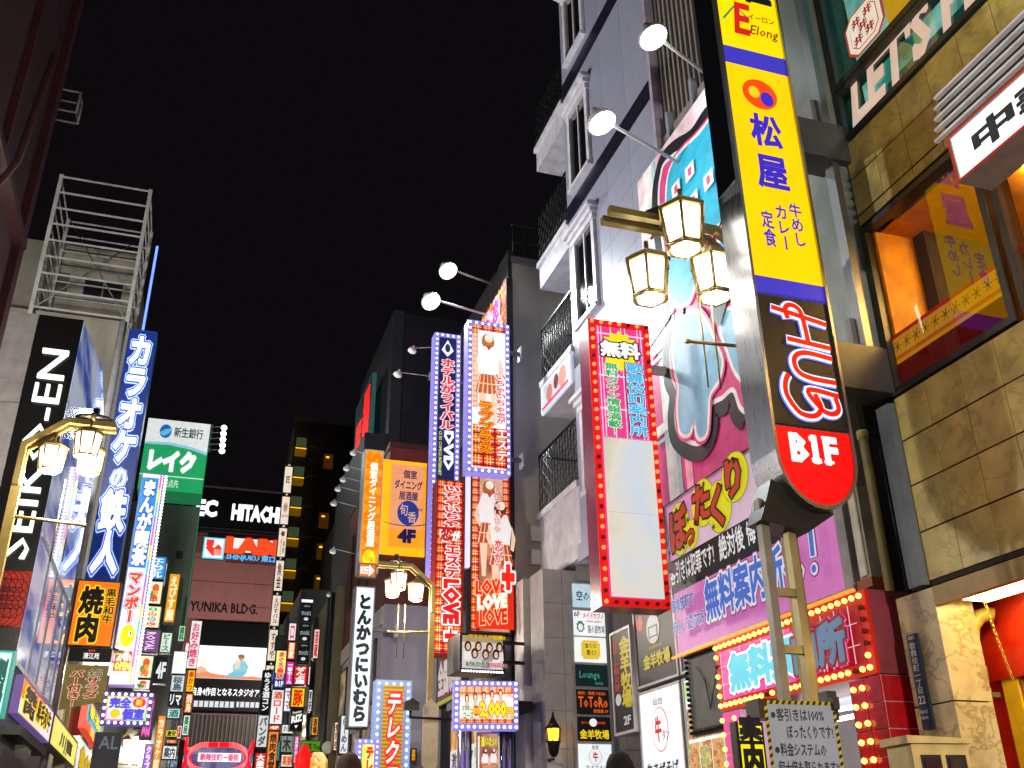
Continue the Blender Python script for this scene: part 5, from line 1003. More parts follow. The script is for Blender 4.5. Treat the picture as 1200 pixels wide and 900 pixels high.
for x, y in ((.22, 4.43), (.22, 4.6)): o.tube([(x, y, 7.75), (x, y, 8.0)], .012, GREY, 4)
o.build('cage_bracket', t)
# SEIKO-EN building
XL = -1.76
t = thing('corner_building_left', 'light grey panelled building with a mirrored glass street front on the left', 'building', (XL, 12, 0))
GP = M('a8a8ae', r=.45)
MB().box(-4, -.02, .03, 4.1, 0, 7.28, M('50525a')).build('core', t)
pnl = MB().box(.004, .436, -.0, .03, .004, 1.216, GP).mesh('panel')
for i in range(4):
    for k in range(6): put(pnl, 'panel', t, (-.96-i*.44, 0, k*1.22))
MB().box(-1.0, -.7, -.02, -.0, 6.35, 6.38, LGREY).box(-.86, -.84, -.03, 0, 5.75, 6.2, LGREY).build('handle', t)
GLZ = glassy('28345c', 'mirror_glass_painted_glow', .05, .75)
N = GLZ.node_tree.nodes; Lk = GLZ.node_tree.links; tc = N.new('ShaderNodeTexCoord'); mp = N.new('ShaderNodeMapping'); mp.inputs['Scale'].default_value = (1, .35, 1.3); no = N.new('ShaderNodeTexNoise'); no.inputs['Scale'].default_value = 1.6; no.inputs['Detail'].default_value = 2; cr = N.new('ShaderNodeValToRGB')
cr.color_ramp.elements[0].position = .38; cr.color_ramp.elements[0].color = lin('5064c8'); cr.color_ramp.elements[1].position = .58; cr.color_ramp.elements[1].color = lin('dfe8ff')  # blue-white bands painted as emission, standing for a blurred reflection
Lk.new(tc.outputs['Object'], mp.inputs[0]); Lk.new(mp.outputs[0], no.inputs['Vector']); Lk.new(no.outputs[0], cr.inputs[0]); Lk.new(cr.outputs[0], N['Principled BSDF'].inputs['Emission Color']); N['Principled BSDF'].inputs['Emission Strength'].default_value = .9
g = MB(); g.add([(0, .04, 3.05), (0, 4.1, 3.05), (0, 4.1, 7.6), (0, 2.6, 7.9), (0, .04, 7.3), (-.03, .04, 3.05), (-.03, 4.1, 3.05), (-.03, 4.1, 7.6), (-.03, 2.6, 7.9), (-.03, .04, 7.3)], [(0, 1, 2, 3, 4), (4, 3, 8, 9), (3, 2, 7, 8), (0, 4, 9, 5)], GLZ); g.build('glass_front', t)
mu = MB()
for y in (1.0, 1.9, 2.8, 3.6): mu.box(0, .02, y, y+.03, 3.05, 4.5, GREY)
for z in (3.05, 4.5): mu.box(0, .025, .04, 4.1, z, z+.05, LGREY)
mu.build('mullion', t); MB().box(-.3, .05, .04, 4.1, 2.0, 2.2, DARK).box(-.4, -.2, .04, 4.1, 0, 2.0, M('8a5a20', .35)).build('shop_front', t)
t2 = thing('vertical_name_sign', 'black vertical sign with white glowing latin letters turned sideways on the left', 'sign', (-2.015, 11.96, 0))
MB().box(-.255, .255, 0, .04, 3.2, 7.3, M('0c0c0e', r=.3)).build('board', t2)
za, zb2 = ony(58, 410, 11.96).z, ony(15, 655, 11.96).z
f = Face(.51, za-zb2, .004, z0=zb2, e=1.6); f.t('SEIKO-EN', .24, .0, .84, 1, 'f4fff4', .0, d='ccw', ex=.04); f.done(t2, 'raised_letters')
f = Face(.51, .62, .004, z0=zb2-.75, e=.8)
f.r(0, 0, 1, 1, 'a82010')
for i in range(5):
    for k in range(5):
        u, v = .25+i/8, .2+.6*k/4; f.k = 3+(i+k) % 4; 
        n = 16; f.curve([(u+.25*math.cos(2*PI*q/n), v+.2*math.sin(2*PI*q/n)) for q in range(n+1)], .008, '2a0806', 1)
f.mb.build('pattern', t2)
# concrete building with steel frame
CR = concrete('8a8678', 'weathered_concrete', .45, .85, .5)
t = thing('concrete_building', 'weathered concrete building with an empty steel billboard frame on its roof', 'building', (-3.05, 20, 0))
MB().box(-2.5, 1.0, .8, 6, 0, 11.9, CR).box(-2.3, .8, 2.2, 6, 11.9, 14.5, CR).build('wall', t)
w = MB().box(-.35, .5, 2.16, 2.2, 13.1, 13.6, BLACK).build('window', t); MB().box(.06, .09, 2.13, 2.16, 13.1, 13.6, GREY).box(-.37, .52, 2.1, 2.16, 13.04, 13.1, GREY).build('frame', w)
MB().box(-1.0, -.7, 2.17, 2.2, 13.2, 13.7, M('4a4a48')).build('vent', t)
fr_ = MB(); S_ = M('a8a8a6', r=.5, m=.2); xs = (-.95, .95); ys = (.1, 1.9)
for x in xs:
    for y in ys: fr_.box(x-.04, x+.04, y-.04, y+.04, 11.4, 15.02, S_)
for k in range(9):
    z = 11.6+k*.42
    fr_.box(-.95, .95, .08, .11, z, z+.035, S_); fr_.box(-.95, .95, 1.89, 1.92, z, z+.03, S_); fr_.box(.94, .97, .1, 1.9, z, z+.03, S_); fr_.box(-.97, -.94, .1, 1.9, z, z+.03, S_)
fr_.tube([(-.9, .1, 11.6), (.9, 1.9, 15)], .014, GREY, 4); fr_.tube([(.9, .1, 11.6), (-.9, 1.9, 15)], .014, GREY, 4); fr_.build('steel_frame', t, kind='stuff')
tag(MB().tube([(-1.93, 17.9, 0), (-1.93, 17.9, 10.4)], .07, M('8a8a8e', r=.4, m=.3), 12).build('steel_pipe'), 'thick grey steel mast left of the blue karaoke sign', 'mast')
tag(MB().box(-2.06, -2.04, 23.5, 23.6, 13.0, 15.6, M('1c28a0', .4)).tube([(-2.05, 23.45, 13.0), (-2.05, 23.45, 15.6)], .03, M('5a80ff', 2.6), 8).build('blue_neon_strip'), 'thin glowing blue neon line above the karaoke sign', 'neon')
t = thing('added_roof_floodlight', 'small floodlight on the roof of the grey panelled building', 'floodlight', (-3.2, 13.2, 7.28)); MB().box(-.15, .15, -.06, .06, .1, .35, GREY).box(-.02, .02, -.02, .02, 0, .1, GREY).build('head', t); lamp_point('roof_light', (0, .4, .6), 'f4f0e8', 2800, .2, t)  # hidden lamp, added to brighten the concrete building behind
# karaoke sign
t2, f = sign('karaoke_sign', 'tall dark blue vertical sign with large white outlined kana', 'sign', BY(18, 125.5, 161, 384, 682), 'y', 18, '122a70', .8, .45, .02, M('1c3a80', .5))
f.e = 1.15; f.t('カラオケ', .1, .02, .94, .56, 'ffffff', .05, [('2a50c8', .05), ('c8e4ff', .075), ('1c3c98', .11)], d='v'); f.t('の', .22, .575, .82, .665, 'ffffff', .04, [('2a50c8', .05), ('c8e4ff', .075)], d='v'); f.t('鉄人', .08, .67, .96, .98, 'ffffff', .05, [('2a50c8', .05), ('c8e4ff', .075), ('1c3c98', .11)], d='v'); f.done(t2)
t2, f = sign('yakiniku_sign', 'orange lit vertical sign with large black characters below the blue karaoke sign', 'sign', BY(17.6, 84.5, 136.5, 680, 758), 'y', 17.6, 'ff7a10', 1.05, .4, .02, BLACK)
f.t('焼肉', .1, .08, .66, .95, '14100c', .045, [('ffd020', .05)], d='v'); f.t('黒毛和牛', .7, .1, .96, .66, '1c1008', .03, [('ffd020', .04)], d='v'); f.done(t2)
t2, f = sign('black_name_panel', 'small black panel with white characters under the orange yakiniku sign', 'sign', BY(17.6, 80, 131, 759, 776), 'y', 17.6, '101010', .3, .4, .01, BLACK); f.e = 1; f.t('清江苑', .34, .35, .72, .8, 'f4f4f4', .02); f.t('焼肉', .44, .08, .6, .28, 'e03028', .02); f.done(t2)
bx_ = BY(17.7, 73, 124, 779, 833); W = bx_[1]-bx_[0]; H = bx_[3]-bx_[2]
t2 = thing('hanging_banner', 'olive brown banner with slanted lower edge and red and black characters', 'banner', ((bx_[0]+bx_[1])/2, 17.7, bx_[2])); MB().prism([(-W/2, 0), (W/2, H*.22), (W/2, H), (-W/2, H)], 0, .03, M('a08848', .38, n=.5, sc=3)).build('cloth', t2)
f = Face(W, H, .006, e=.8); f.t('バー付き!', .12, .12, .44, .92, 'b02818', .04, [('e8dcb8', .05)], d='v'); f.t('サラダ', .5, .26, .84, .74, 'b02818', .04, [('e8dcb8', .05)], d='v'); f.t('全品', .54, .1, .86, .24, '3a2c18', .03, [('e8dcb8', .05)]); f.done(t2)
# manga cafe sign
t2, f = sign('manga_cafe_sign', 'tall colourful vertical sign with blue and red kana beside the karaoke sign', 'sign', BY(20.5, 147, 175, 553, 803), 'y', 20.5, 'f4f8fa', 1.05, .4, .02, M('a890e0', .5))
for k in range(14): f.k -= (1 if k else 0); f.r(.84, k/14, .93, (k+1)/14, ['ff70b0', 'ffe040', '60d0f0', 'b080f0'][k % 4])
f.r(.0, .02, .8, .47, '3a9ae8'); f.t('まんが喫茶', .08, .03, .74, .46, 'ffffff', .06, [('1858b8', .06)], d='v'); f.t('マンボー', .1, .49, .72, .73, 'f04a28', .06, [('ffffff', .05), ('4a58c0', .09)], d='v'); f.el(.45, .79, .32, .05, 'f8d820'); f.p([(.1, .8), (.0, .83), (.1, .85)], 'f8d820'); f.el(.56, .78, .07, .012, 'ffffff'); f.el(.58, .78, .03, .007, '181818'); f.r(.05, .86, .8, .95, 'f04820'); f.t('24h', .15, .865, .75, .9, 'ffffff', .05); f.t('OPEN', .12, .91, .76, .943, 'f8f060', .05); f.done(t2)
bx_ = BY(20.5, 147, 175, 553, 803); W = bx_[1]-bx_[0]; H = bx_[3]-bx_[2]; leds(t2, [(W/2+.03, .05+i*(H-.1)/60) for i in range(61)], .032, 'f4f4ff', 3.5, .0)
t2, f = ledsign('private_room_sign', 'landscape LED framed sign with purple characters on a rainbow edge', 'sign', BY(19, 119, 178, 811, 850), 19, 'f0f4ff', .11, .028, col='f0eaff', mg=.04, fcol='5a50a0')
f.r(0, 0, 1, 1, 'f080b0'); f.r(0, 0, .5, .5, 'f8e040'); f.r(.5, .5, 1, 1, 'b0e060'); f.r(.04, .06, .96, .94, 'e8ecff'); f.t('完全', .08, .08, .58, .48, '5a50e0', .06); f.t('個室', .42, .52, .92, .94, '5a50e0', .06); f.el(.78, .26, .16, .2, 'e84828'); f.t('新', .7, .12, .86, .4, 'f8e040', .03, d='v'); f.el(.24, .72, .12, .18, 'f0d020'); f.done(t2)
# left shop signs, all along the street front
def BL(tl, bl, r, X=-1.7): a, b, c = onx(*tl, X), onx(*bl, X), onx(*r, X); return a.y, c.y, b.z, a.z
def shopl(lb, tl, br, bg, e, s, c, X=-1.7, name='shop_sign', ol=(), cat='sign', fc=DARK, dz=.006, D=.12):
    t2, f = sign(name, lb, cat, BL(tl, br[0], br[1], X), 'l', X, bg, e, D, .02, fc, dz=dz)
    return t2, f
t2, f = shopl('orange and white lit shop sign with black characters low on the left', (28, 790), ((18, 835), (62, 835)), 'ff7818', 1.0, '', '', fc=M('8a70c0', .4)); f.r(0, .55, 1, 1, 'ffd8b8'); f.r(.7, 0, 1, 1, 'f0e4f4'); f.t('焼肉', .08, .1, .4, .9, '1a1008', .06, [('ffe020', .05)], d='v'); f.t('黒毛和牛', .42, .15, .9, .8, '2a1808', .04, [('ffe020', .05)]); f.done(t2)
t2, f = shopl('pale yellow lit shop sign with dark brush figures low on the left', (64, 835), ((57, 872), (91, 870)), 'f0e468', 1.0, '', ''); f.t('川龍', .3, .25, .8, .75, '3a3428', .05, d='h'); f.t('和食', .45, .8, .6, .92, '3a3428'); f.done(t2)
t2, f = shopl('white lit shop sign with gold characters low on the left', (94, 862), ((88, 905), (114, 880)), 'f0eee8', 1.0, '', '', fc=LGREY); f.t('金の蔵', .12, .15, .9, .8, 'd8b020', .07, [('3a2808', .04)]); f.done(t2)
t2, f = shopl('tall multicoloured lit panel above the white and gold shop sign', (105, 815), ((97, 850), (122, 838)), '58b8e0', 1.0, '', '', fc=M('f05030', .8)); f.r(0, .7, 1, 1, 'f06040'); f.r(.3, .7, .5, 1, 'f8e040'); f.t('居酒', .1, .1, .8, .5, 'f8f020', .05, [('184080', .05)]); f.done(t2)
t2, f = sign('theatre_name_sign', 'blue green glowing sign at the very left edge near the bottom', 'sign', BY(11.2, -14, 10, 762, 840), 'y', 11.2, 'c8fff0', 1.0, .2, .02, M('28b8a0', .6)); f.t('劇場', .1, .1, .9, .9, '1a5a50', .05, d='v'); f.done(t2)
t = thing('awning_shop', 'warm brown lit shop doorway at the bottom left', 'shop', (-1.85, 13.4, 0), PI/2); MB().box(-1.2, 1.6, 0, .3, 0, 2.4, M('a06818', .3, n=.4, sc=3)).box(-1.2, 1.6, -.25, 0, 2.36, 2.46, DARK).build('wall', t); MB().tube([(0, -.1, 2.3), (.5, -.1, 2.3)], .1, M('8a8478', .2), 10).build('rolled_awning', t); MB().box(.9, 1.3, -.02, 0, 1.2, 2.1, M('f4f0ea', .9)).build('lit_notice', t)
t2, f = sign('hall_name_board', 'dark blue board with pale serif letters AL behind the street trees of signs', 'sign', BY(24, 108, 140, 858, 905), 'y', 24, '1c2434', .3, .2, .0, DARK); f.t('AL', .2, .1, .9, .42, '8a98b0', .01); f.done(t2)
# lake sign and tower
t = bld('dark_tower_left', 'dark concrete tower under the green and white bank sign', -2.3, -.15, 31, 38, 11.0, concrete('7a7e7e', 'tower_concrete', .5, .8, .4))
MB().box(.55, .75, -.03, 0, 9.3, 9.55, BLACK).box(-.4, -.2, -.03, 0, 8.9, 9.1, BLACK).build('vent', t)
mb = MB()
for k in range(6): mb.tube([(-.9+k*.36, .2, 11), (-.75+k*.36 if k % 2 else -1.05+k*.36, .2, 12.2)], .025, GREY, 4)
mb.tube([(-1.05, .2, 11.6), (1.05, .2, 11.5)], .025, GREY, 4); mb.build('lattice', t)
t2, f = sign('bank_sign', 'white and green rooftop sign with a blue ball and large white kana', 'sign', BY(30, 167, 242, 493, 576), 'y', 30, '22a060', .95, 1.2, .0, M('2a9860', .45))
f.p([(0, 0), (1, 0), (1, .42), (.75, .36), (.4, .32), (0, .34)], 'e0e6e4'); f.p([(0, .34), (.4, .32), (.75, .36), (1, .42), (1, .46), (.75, .4), (.4, .36), (0, .37)], '90c8e0'); f.el(.3, .17, .095, .1, '1c6ab0'); f.p([(.2, .2), (.3, .14), (.4, .12), (.36, .2), (.28, .24)], '60b8e0'); f.t('新生銀行', .44, .1, .9, .24, '303438', .02); f.t('レイク', .12, .46, .82, .72, 'ffffff', .09); f.r(.0, .8, 1, .815, 'c8f0d8'); f.t('交差点先', .3, .85, .62, .96, 'c8ecd8', .02); f.done(t2)
bx_ = BY(30, 167, 242, 493, 576); xo = (bx_[0]+bx_[1])/2
MB().box(bx_[1]-xo, bx_[1]-xo+.02, -.02, 1.1, -4.0, bx_[3]-bx_[2], M('2a9860', .5)).build('side_panel', t2)
for k in range(5):
    h = ony(262.5-k*.6, 501.5+k*6.8, 30); flood('stadium_light', '%s of the five stacked white lights right of the bank sign' % ('top one', 'second', 'middle one', 'fourth', 'bottom one')[k], h, (bx_[1]+.05, 30.1, h.z+.03), 0, 40, (h.x, 29, h.z-.2), .085, True, 'stacked lights on the bank sign')
# ---------------- small far signs: (name,label, xl, xr, yt, yb, Y, bg, e, text, colour, extra)
FAR = [
 ('lilac lit vertical sign with white kana low in the left cluster', 168, 178, 872, 905, 23.5, 'a060d0', 1, 'クラブ', 'ffffff'),
 ('pale green small sign under the tall amber sign in the left cluster', 209, 217, 733, 752, 29, 'b8e8c0', .9, '歯科', '207040'),
 ('small red lit sign between the white tenant sign and pink kana sign', 216, 222, 752, 770, 31, 'e02828', 1, '焼', 'ffffff'),
 ('warm white vertical sign right of the globe lamp', 391, 397, 846, 880, 20, 'ffe8c0', 1, '寿司処', '803010'),
 ('pink lit vertical sign low left of the red lantern', 344, 350, 862, 895, 23, 'f060b0', 1, 'スナック', 'ffffff'),
 ('cyan lit small sign low left of the pink snack sign', 337, 343, 901, 912, 23, '40c8e0', 1, '両替', 'ffffff'),
 ('amber lit small sign beside the olive building foot', 365, 373, 840, 862, 22.5, 'f0a828', 1, '酒場', '502008'),
 ('white lit slim sign between red kana panel and yellow sign', 361, 366, 808, 834, 23, 'f4f4f8', 1, '喫茶', '303848'),
 ('blue lit small sign under the dark tenant sign in the centre', 319, 325, 784, 800, 29.5, '2868e0', 1, 'BAR', 'ffffff'),
 ('blue lit building name sign at the top of the left sign cluster', 176, 194, 652, 679, 25, '1888e0', 1.1, 'エムビル', 'ffffff'),
 ('cream sign with a red and green food picture under the blue one', 172, 190, 681, 708, 25, 'f0e8b8', 1, '串', 'd83820'),
 ('cream sign with four coloured round kana in the left cluster', 168.5, 188, 710, 736, 25, 'f0e8b8', 1, 'ぼんてん', '3aa058'),
 ('dull purple vertical sign reading ROYAL', 165, 187, 738, 765, 25, '7a4888', .7, 'ROYAL', 'f0c8f0'),
 ('cream sign with orange prawn picture below the purple sign', 161, 179, 768, 795, 25, 'f4ecc8', 1, '海老', 'f07820'),
 ('white sign with a single black kana below the prawn sign', 157, 176, 796, 808, 25, 'f8f4f0', 1, 'かに', '201818'),
 ('glowing amber vertical sign with white brush kana', 195, 208, 672, 730, 28, 'e89a10', 1, 'えびす屋', 'fff4c0'),
 ('grey unlit vertical plate left of the amber sign', 188, 196, 655, 688, 28.3, '6a6c74', .3, '館', 'd0d0d0'),
 ('white sign with green leaves and pink circle', 188, 201, 741, 765, 26, 'e0f0e0', .9, 'ピース', '3a8a50'),
 ('dark sign reading 4F in the left cluster', 181, 196, 770, 801, 26, '1c2828', .4, '4F', 'e0e8e8'),
 ('blank white glowing tenant sign in the left cluster', 202, 219, 763, 790, 27, 'f8fcfc', 1.1, '', '000000'),
 ('pale sign with grey brush characters below the blank white one', 200, 216, 791, 811, 27, 'd8e4ea', .9, '桜島', '50606a'),
 ('black sign with white kana below the pale brush sign', 197, 214, 812, 828, 27, '101414', .3, 'リマ', 'f0f4f4'),
 ('teal white box sign in the lower left cluster', 196, 211, 830, 842, 27, 'c8ece8', 1, '酒', '28786a'),
 ('small yellow sign in the lower left cluster', 194, 208, 855, 864, 27, 'f0e030', 1, '激安', '181818'),
 ('small red and black sign in the lower left cluster', 193, 208, 866, 872, 27, 'b03010', .9, 'YUBO', 'ffd0a0'),
 ('pair white notice sign in the lower left cluster', 190, 207, 874, 890, 27, 'eef4f8', 1, '案内', '384858'),
 ('tall orange vertical sign at the bottom of the left cluster', 181, 191, 838, 905, 24, 'f08a18', 1, 'カラオケ館', 'fff0c0'),
 ('magenta and brown vertical sign above the tall orange one', 166, 181, 812, 866, 24.5, '6a2048', .5, '館', 'e060c0'),
 ('tall white sign with pink brush kana left of the screen', 221, 234, 727, 784, 34, 'f0ece8', 1, 'お好み焼き', 'e04870'),
 ('yellow and red vertical sign under the pink brush sign', 219, 228, 785, 811, 34, 'f8c818', 1, '串かつ', 'd82010'),
 ('rust orange vertical sign below the yellow and red one', 216, 226, 812, 836, 34, 'b84818', .8, '焼鳥', 'f8e0b0'),
 ('narrow white and green sign beside the curtain wall', 214, 222, 838, 862, 34, 'e8f4ec', 1, '薬局', '28884a'),
 ('narrow white and red sign lowest beside the curtain wall', 207, 213, 850, 866, 34, 'f8f0ee', 1, '酒場', 'd02020'),
 ('dark grey sign above the tuna shop sign', 323, 336, 745, 761, 28, '3a3e40', .25, '', '000000'),
 ('blue and yellow tuna shop sign with red kana marked B1F', 322, 335, 762, 807, 28, 'f8f080', 1.05, 'まぐろ商店', 'e83010'),
 ('white sign with loose red brush kana under the tuna sign', 317, 332, 808, 849, 28, 'e8ecee', 1, '酒ロード', 'e04830'),
 ('red strip sign reading 4F under the red brush sign', 315, 328, 849.5, 856, 28, 'f04818', 1, '4F', 'ffffff'),
 ('orange vertical sign with black brush characters bottom centre', 313, 325, 857, 905, 28, 'f08018', 1, '焼肉食堂', '2a1408'),
 ('dark tenant sign with small white kana left of the tuna sign', 306, 318, 785, 836, 30, '14181a', .3, 'ゆうる酒コン', 'e8ecec'),
 ('white tenant sign with grey kana below the dark one', 301, 314, 838, 876, 30, 'd8dcdc', .9, 'パンダ', '404448'),
 ('red vertical sign with white characters lowest in the centre', 298, 311, 882, 915, 30, 'e01c20', 1, '大衆酒場', 'ffffff'),
 ('white and pink small sign left of the black panels', 338, 347, 730, 751, 27, 'f4e8e8', 1, '口', 'e04858'),
 ('orange small sign left of the black panels', 337, 346, 752, 773, 27, 'f06018', 1, '酒家', 'fff0d0'),
 ('magenta small sign left of the red panel', 335, 344, 775, 803, 27, 'e030a0', 1, '一番ホーム', 'fff0fa'),
 ('small white and blue sign under the magenta sign', 333, 342, 806, 834, 27, 'e0ecf8', 1, 'ママ', 'c03878'),
 ('red sign with white slanted kana under the black panels', 344, 360, 780, 803, 24, 'd81c14', 1, 'ぜんぶ屋', 'ffffff'),
 ('slim white and red sign right of the red kana sign', 361, 367, 781, 803, 25, 'f8f0f0', 1, '鳥良', 'e02818'),
 ('yellow sign with blue top and red mark above the small black panel', 341, 357, 806, 829, 24, 'f8d010', 1, '豚', 'd82010'),
 ('white plate sign with green strip in the lower centre', 330, 344, 849, 860, 25, 'e8f0ee', 1, '5F UGO', '485850'),
 ('white sign with an orange strip lower centre', 329, 343, 884, 899, 25, 'f0ece0', 1, '薬膳', 'e06020'),
 ('grey sign with a small tree drawing lower centre', 329, 343, 862, 882, 25, '9aa4a4', .6, '木', '283028'),
 ('thin green vertical sign beside the orange brush sign', 325, 328, 868, 892, 25, '189878', .9, '', '000000'),
 ('white banner with black brush writing in front of the window wall', 398, 409, 838, 884, 18, 'e8ecf4', .95, 'らーめん', '505868'),
 ('red slanted sign high on the olive building edge', 367, 374, 737, 772, 23, 'f0e4e4', .9, '酒蔵', 'd83020'),
]
for (lb, xl, xr, yt, yb, Y, bg, e, s, c) in FAR:
    bx_ = BY(Y, xl, xr, yt, yb); t2, f = sign('vertical_sign' if yb-yt > (xr-xl)*1.2 else 'small_sign', lb, 'sign', bx_, 'y', Y, bg, e, .3, .015, DARK)
    f.e = 1.0
    if 'tuna' in lb and 'blue' in lb: f.r(0, .6, 1, 1, '1c50a8'); f.r(0, .8, 1, 1, '123a88'); f.t(s, .15, .03, .85, .76, c, .05, [('fff0c0', .05)], d='v'); f.t('B1F', .12, .83, .88, .96, 'ffffff', .04)
    elif 'coloured round' in lb:
        for k, (g, cc) in enumerate(zip('えびかに', ('3aa058', 'e05818', '2888d0', 'e03020'))): f.el(.5, .14+k*.24, .28, .1, cc); f.t(g, .3, .05+k*.24, .7, .23+k*.24, 'fff8e0', .03, d='v')
    elif 'prawn' in lb or 'food picture' in lb: f.el(.55, .3, .25, .2, 'e05818'); f.el(.4, .6, .25, .18, '48a048'); f.el(.6, .52, .18, .12, 'f0a040'); f.t(s[0], .2, .62, .8, .95, c, .04, d='v')
    elif s == 'ROYAL': f.t(s, .25, .08, .75, .92, c, .03, d='cw')
    elif s and ord(s[0]) < 0x2e00: f.t(s, .12, .2, .88, .8, c, .04)
    elif s and yb-yt > (xr-xl)*1.2: f.t(s, .12, .04, .88, .96, c, .04, d='v')
    elif s: f.t(s, .1, .1, .9, .9, c, .04)
    if f.mb.v: f.done(t2)
# black triple panel, RIZ panel
bx_ = BY(24.5, 350, 364.5, 702, 779); t2, f = sign('black_panel_sign', 'black vertical sign of three identical panels under a white strip', 'sign', bx_, 'y', 24.5, '101416', .3, .3, .01, BLACK)
f.e = 1; f.r(0, 0, 1, .045, 'f4f4f4')
for k in range(3): v = .07+k*.31; f.r(.0, v+.29, 1, v+.295, '404448'); f.t('mosic', .1, v+.1, .9, v+.18, '98a8a8', .01); f.el(.5, v+.24, .2, .025, 'c8d0d0'); f.t('salon', .25, v+.02, .75, v+.05, '8898a0')
f.done(t2)
bx_ = BY(24, 340, 355, 830, 856); t2, f = sign('black_panel_sign', 'black square sign with tilted white letters RIZ', 'sign', bx_, 'y', 24, '0e0e10', .3, .3, .01, BLACK); f.e = 1; f.t('RIZ', .1, .38, .9, .68, 'f4f4f4', .06, rise=.06); f.t('Premium', .15, .15, .85, .27, 'f4f4f4', .02, rise=.05); f.p([(.35, .8), (.65, .77), (.5, .94)], 'f4f4f4'); f.done(t2)
bx_ = BY(22, 352, 385, 868, 881); t2, f = sign('green_sign', 'green landscape sign with dark writing beside a round globe lamp', 'sign', bx_, 'y', 22, '5a9a18', .7, .2, .01, DARK); f.t('台湾 Thai', .1, .2, .7, .85, '1c3a08', .03); f.done(t2)
p = ony(384, 876, 21.5); tag(MB().lathe([(.12*math.cos(a), .12+.12*math.sin(a)) for a in (-1.4, -1, -.5, 0, .5, 1, 1.4)], (p.x, 21.5, p.z-.12), M('b8b4a4', .5), 14).tube([(p.x, 21.5, p.z-.12), (p.x, 21.5, p.z-.3)], .02, DARK, 6).build('globe_lamp'), 'round pale globe lamp in front of the green sign', 'lamp')
p = ony(356, 892, 21); tag(MB().lathe([(.1, -.3), (.17, -.2), (.18, .1), (.08, .22), (.1, .26), (.05, .3)], (p.x, 21, p.z), M('e81818', 1.1), 12).build('red_lantern'), 'bright red paper lantern in front of the green sign', 'lantern')
p = ony(372, 893, 21); tag(MB().lathe([(.1, -.25), (.2, -.1), (.2, .05), (.1, .18)], (p.x, 21, p.z), photo(['8a4808', 'f0a020', 'fff0a0', 'e06010'], 'lantern_glow', 5, 1.1), 12).build('orange_lantern'), 'glowing orange lantern right of the red one', 'lantern')
# back buildings closing both sides of the street
t = bld('left_row_building', 'dark narrow building behind the left cluster of signs', -2.6, -.45, 36, 50, 9.5, concrete('5c5e64', 'row_dark', .5)); 
for k in range(6): MB().box(-.7, .9, -.03, 0, 2.2+k*1.2, 2.9+k*1.2, photo(['14161a', '2a3038', '8a8a70', 'd8d0b0'], 'row_window', 1.3, .35)).build('window', t)
t = bld('left_street_building', 'grey building behind the manga cafe sign', -4.0, -1.95, 26.5, 31, 9.0, concrete('7a7a80', 'row_grey', .5))
for k in range(5): MB().box(.4, 1.0, -.03, 0, 2.2+k*1.3, 3.0+k*1.3, photo(['14161a', '2a3038', '8a8a70', 'd8d0b0'], 'row_window', 1.3, .35)).build('window', t)
t = bld('right_row_building', 'dark building behind the tuna shop sign', 3.0, 5, 29.2, 34, 8.2, concrete('64646a', 'row_dark2', .5))
# street level glow of shops
for k, (x, y, c) in enumerate(((-1.95, 16.5, 'e8a050'), (-1.95, 22.5, 'f0e0d0'), (3.6, 19.5, 'f0c080'), (3.3, 25.5, 'e8e0f0'))):
    s_ = 1 if x < 0 else -1; tag(MB().box(x-.1, x, y-1, y+1, .3, 2.1, photo(['3a2010', c, 'fff4e0', 'a04020'], 'shopfront%d' % k, 1.5, .9)).build('shop_window'), ['warm lit shop window low on the left', 'white lit shop window farther down on the left', 'amber shop window under the brown upper floor', 'pale shop window under the olive building'][k], 'shop window')
for k, (a, b, sag, lb) in enumerate((((4.62, 9.6, 6.3), (4.6, 6.2, 7.4), .25, 'thin black cable sagging across the blue banner'), ((4.68, 11.3, 8.0), (4.6, 8.9, 5.2), .3, 'thin cable drooping from the white building to the banner corner'), ((4.25, 13.05, 6.2), (3.1, 17, 6.6), .35, 'cable running from the grey building behind the vertical signs'), ((-1.8, 17.8, 9.2), (-1.7, 24, 8.6), .4, 'cable hanging behind the karaoke sign'), ((4.4, 13.05, 4.0), (4.5, 13.06, 2.2), .0, 'loose wire on the grey end wall beside the price sign'))):
    A, B = Vector(a), Vector(b); tag(MB().tube([A.lerp(B, q/10)-Vector((0, 0, sag*4*(q/10)*(1-q/10))) for q in range(11)], .008, BLACK, 5).build('cable'), lb, 'cable')
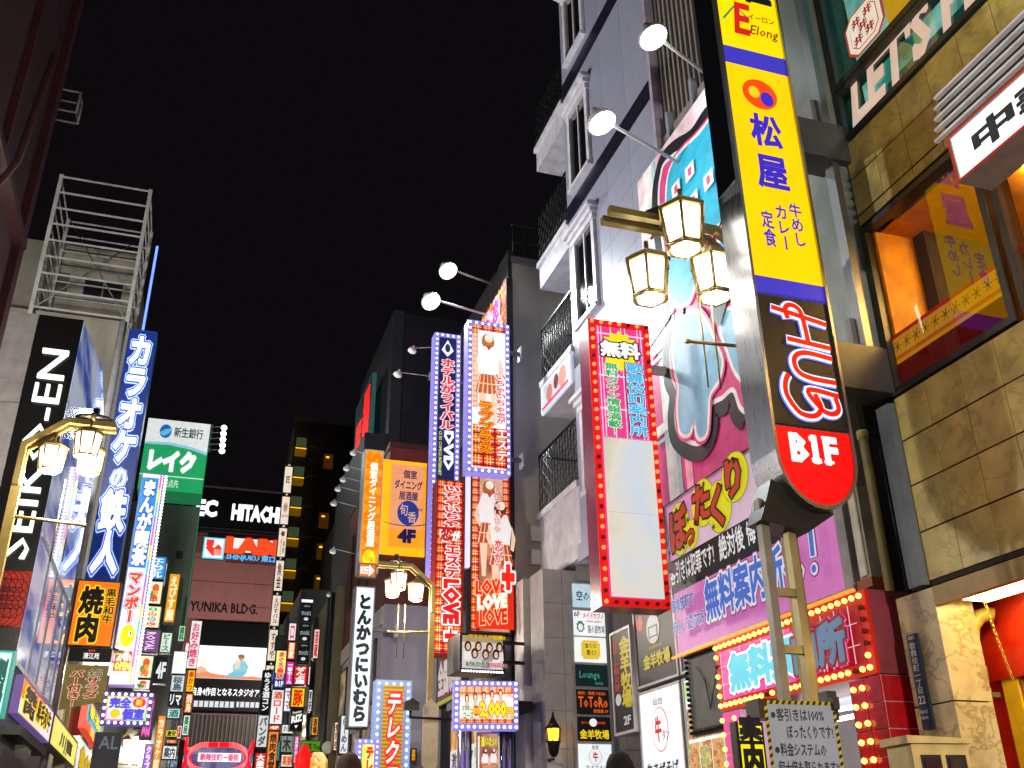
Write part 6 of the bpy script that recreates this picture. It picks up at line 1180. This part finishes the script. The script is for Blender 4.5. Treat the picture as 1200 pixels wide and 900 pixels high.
# ---------------------------------------------------------------- people (heads reach into the frame)
def person(label, x, y, h, rz, hair, coat, skin='b88468', long=False):
    t = thing('person', label, 'person', (x, y, 0), rz); s = h/1.75
    me = bpy.data.meshes.new('body'); J = [(0, 0, .95), (0, 0, 1.2), (0, 0, 1.42), (0, 0, 1.5), (0, 0, 1.56), (.19, 0, 1.4), (.25, .02, 1.13), (.24, -.08, .88), (-.19, 0, 1.4), (-.25, .02, 1.13), (-.24, -.08, .88), (.1, 0, .88), (.11, -.02, .48), (.11, .02, .08), (.11, -.12, .04), (-.1, 0, .88), (-.11, -.02, .48), (-.11, .02, .08), (-.11, -.12, .04)]
    R = [.15, .13, .13, .055, .05, .065, .048, .035, .065, .048, .035, .09, .065, .045, .035, .09, .065, .045, .035]
    me.from_pydata([tuple(c*s for c in j) for j in J], [(0, 1), (1, 2), (2, 3), (3, 4), (2, 5), (5, 6), (6, 7), (2, 8), (8, 9), (9, 10), (0, 11), (11, 12), (12, 13), (13, 14), (0, 15), (15, 16), (16, 17), (17, 18)], [])
    o = bpy.data.objects.new('body', me); COL.objects.link(o); md = o.modifiers.new('s', 'SKIN'); o.modifiers.new('d', 'SUBSURF').levels = 1
    for i, r in enumerate(R): me.skin_vertices[0].data[i].radius = (r*s, r*s*.8)
    me.skin_vertices[0].data[0].use_root = True
    dg = bpy.context.evaluated_depsgraph_get(); me2 = bpy.data.meshes.new_from_object(o.evaluated_get(dg)); bpy.data.objects.remove(o); me2.materials.clear(); me2.materials.append(M(coat, r=.8)); me2.name = 'body'
    for p_ in me2.polygons: p_.use_smooth = True
    put(me2, 'body', t)
    def ell(cx, cy, cz, rx, ry, rz_, m, n=14, z0=-1.45): 
        mb = MB(); pr = [(math.cos(a), math.sin(a)) for a in [z0+(1.45-z0)*k/9 for k in range(10)]]; mb.lathe(pr, (0, 0, 0), m, n); mb.v = [(cx+a*rx, cy+b*ry, cz+c*rz_) for a, b, c in mb.v]; return mb
    hz = 1.63*s; hd = ell(0, 0, hz, .076*s, .093*s, .115*s, M(skin, r=.6)); hd.lathe([(.0, 0), (.014, -.005), (.01, .03), (.002, .05)], (0, -.095*s, hz-.03), M(skin, r=.6), 6)
    for sx in (-1, 1): hd.lathe([(.012, -.03), (.014, 0), (.012, .03)], (sx*.078*s, 0, hz-.01), M(skin, r=.6), 6); hd.lathe([(.006, -.003), (.011, 0), (.006, .003)], (sx*.03*s, -.088*s, hz+.005), BLACK, 8)
    hd.build('head', t)
    hb = MB(); rnd = random.Random(3); base = ell(0, .012*s, hz+.018*s, .09*s, .107*s, .122*s, M(hair, r=.9), 22, -.25 if not long else -1.2); base.v = [(a+rnd.uniform(-.004, .004), b+(0.02*s if c < hz else 0)+rnd.uniform(-.004, .004), c+rnd.uniform(-.005, .005)) for a, b, c in base.v]; base.build('hair', t)
    return t
p = ony(726, 885, 5.6); person('person with short black hair in a dark jacket below the food menu panel', p.x, 5.6, ony(722, 884, 5.6).z, 2.6, '0c0b0c', '202026')
p = ony(409, 890, 7.6); person('person with brown hair walking away below the white brush sign', p.x, 7.6, ony(409, 885, 7.6).z, PI, '3a2a20', '2c2a30', long=True)
print('p5 ok', len(bpy.data.objects))
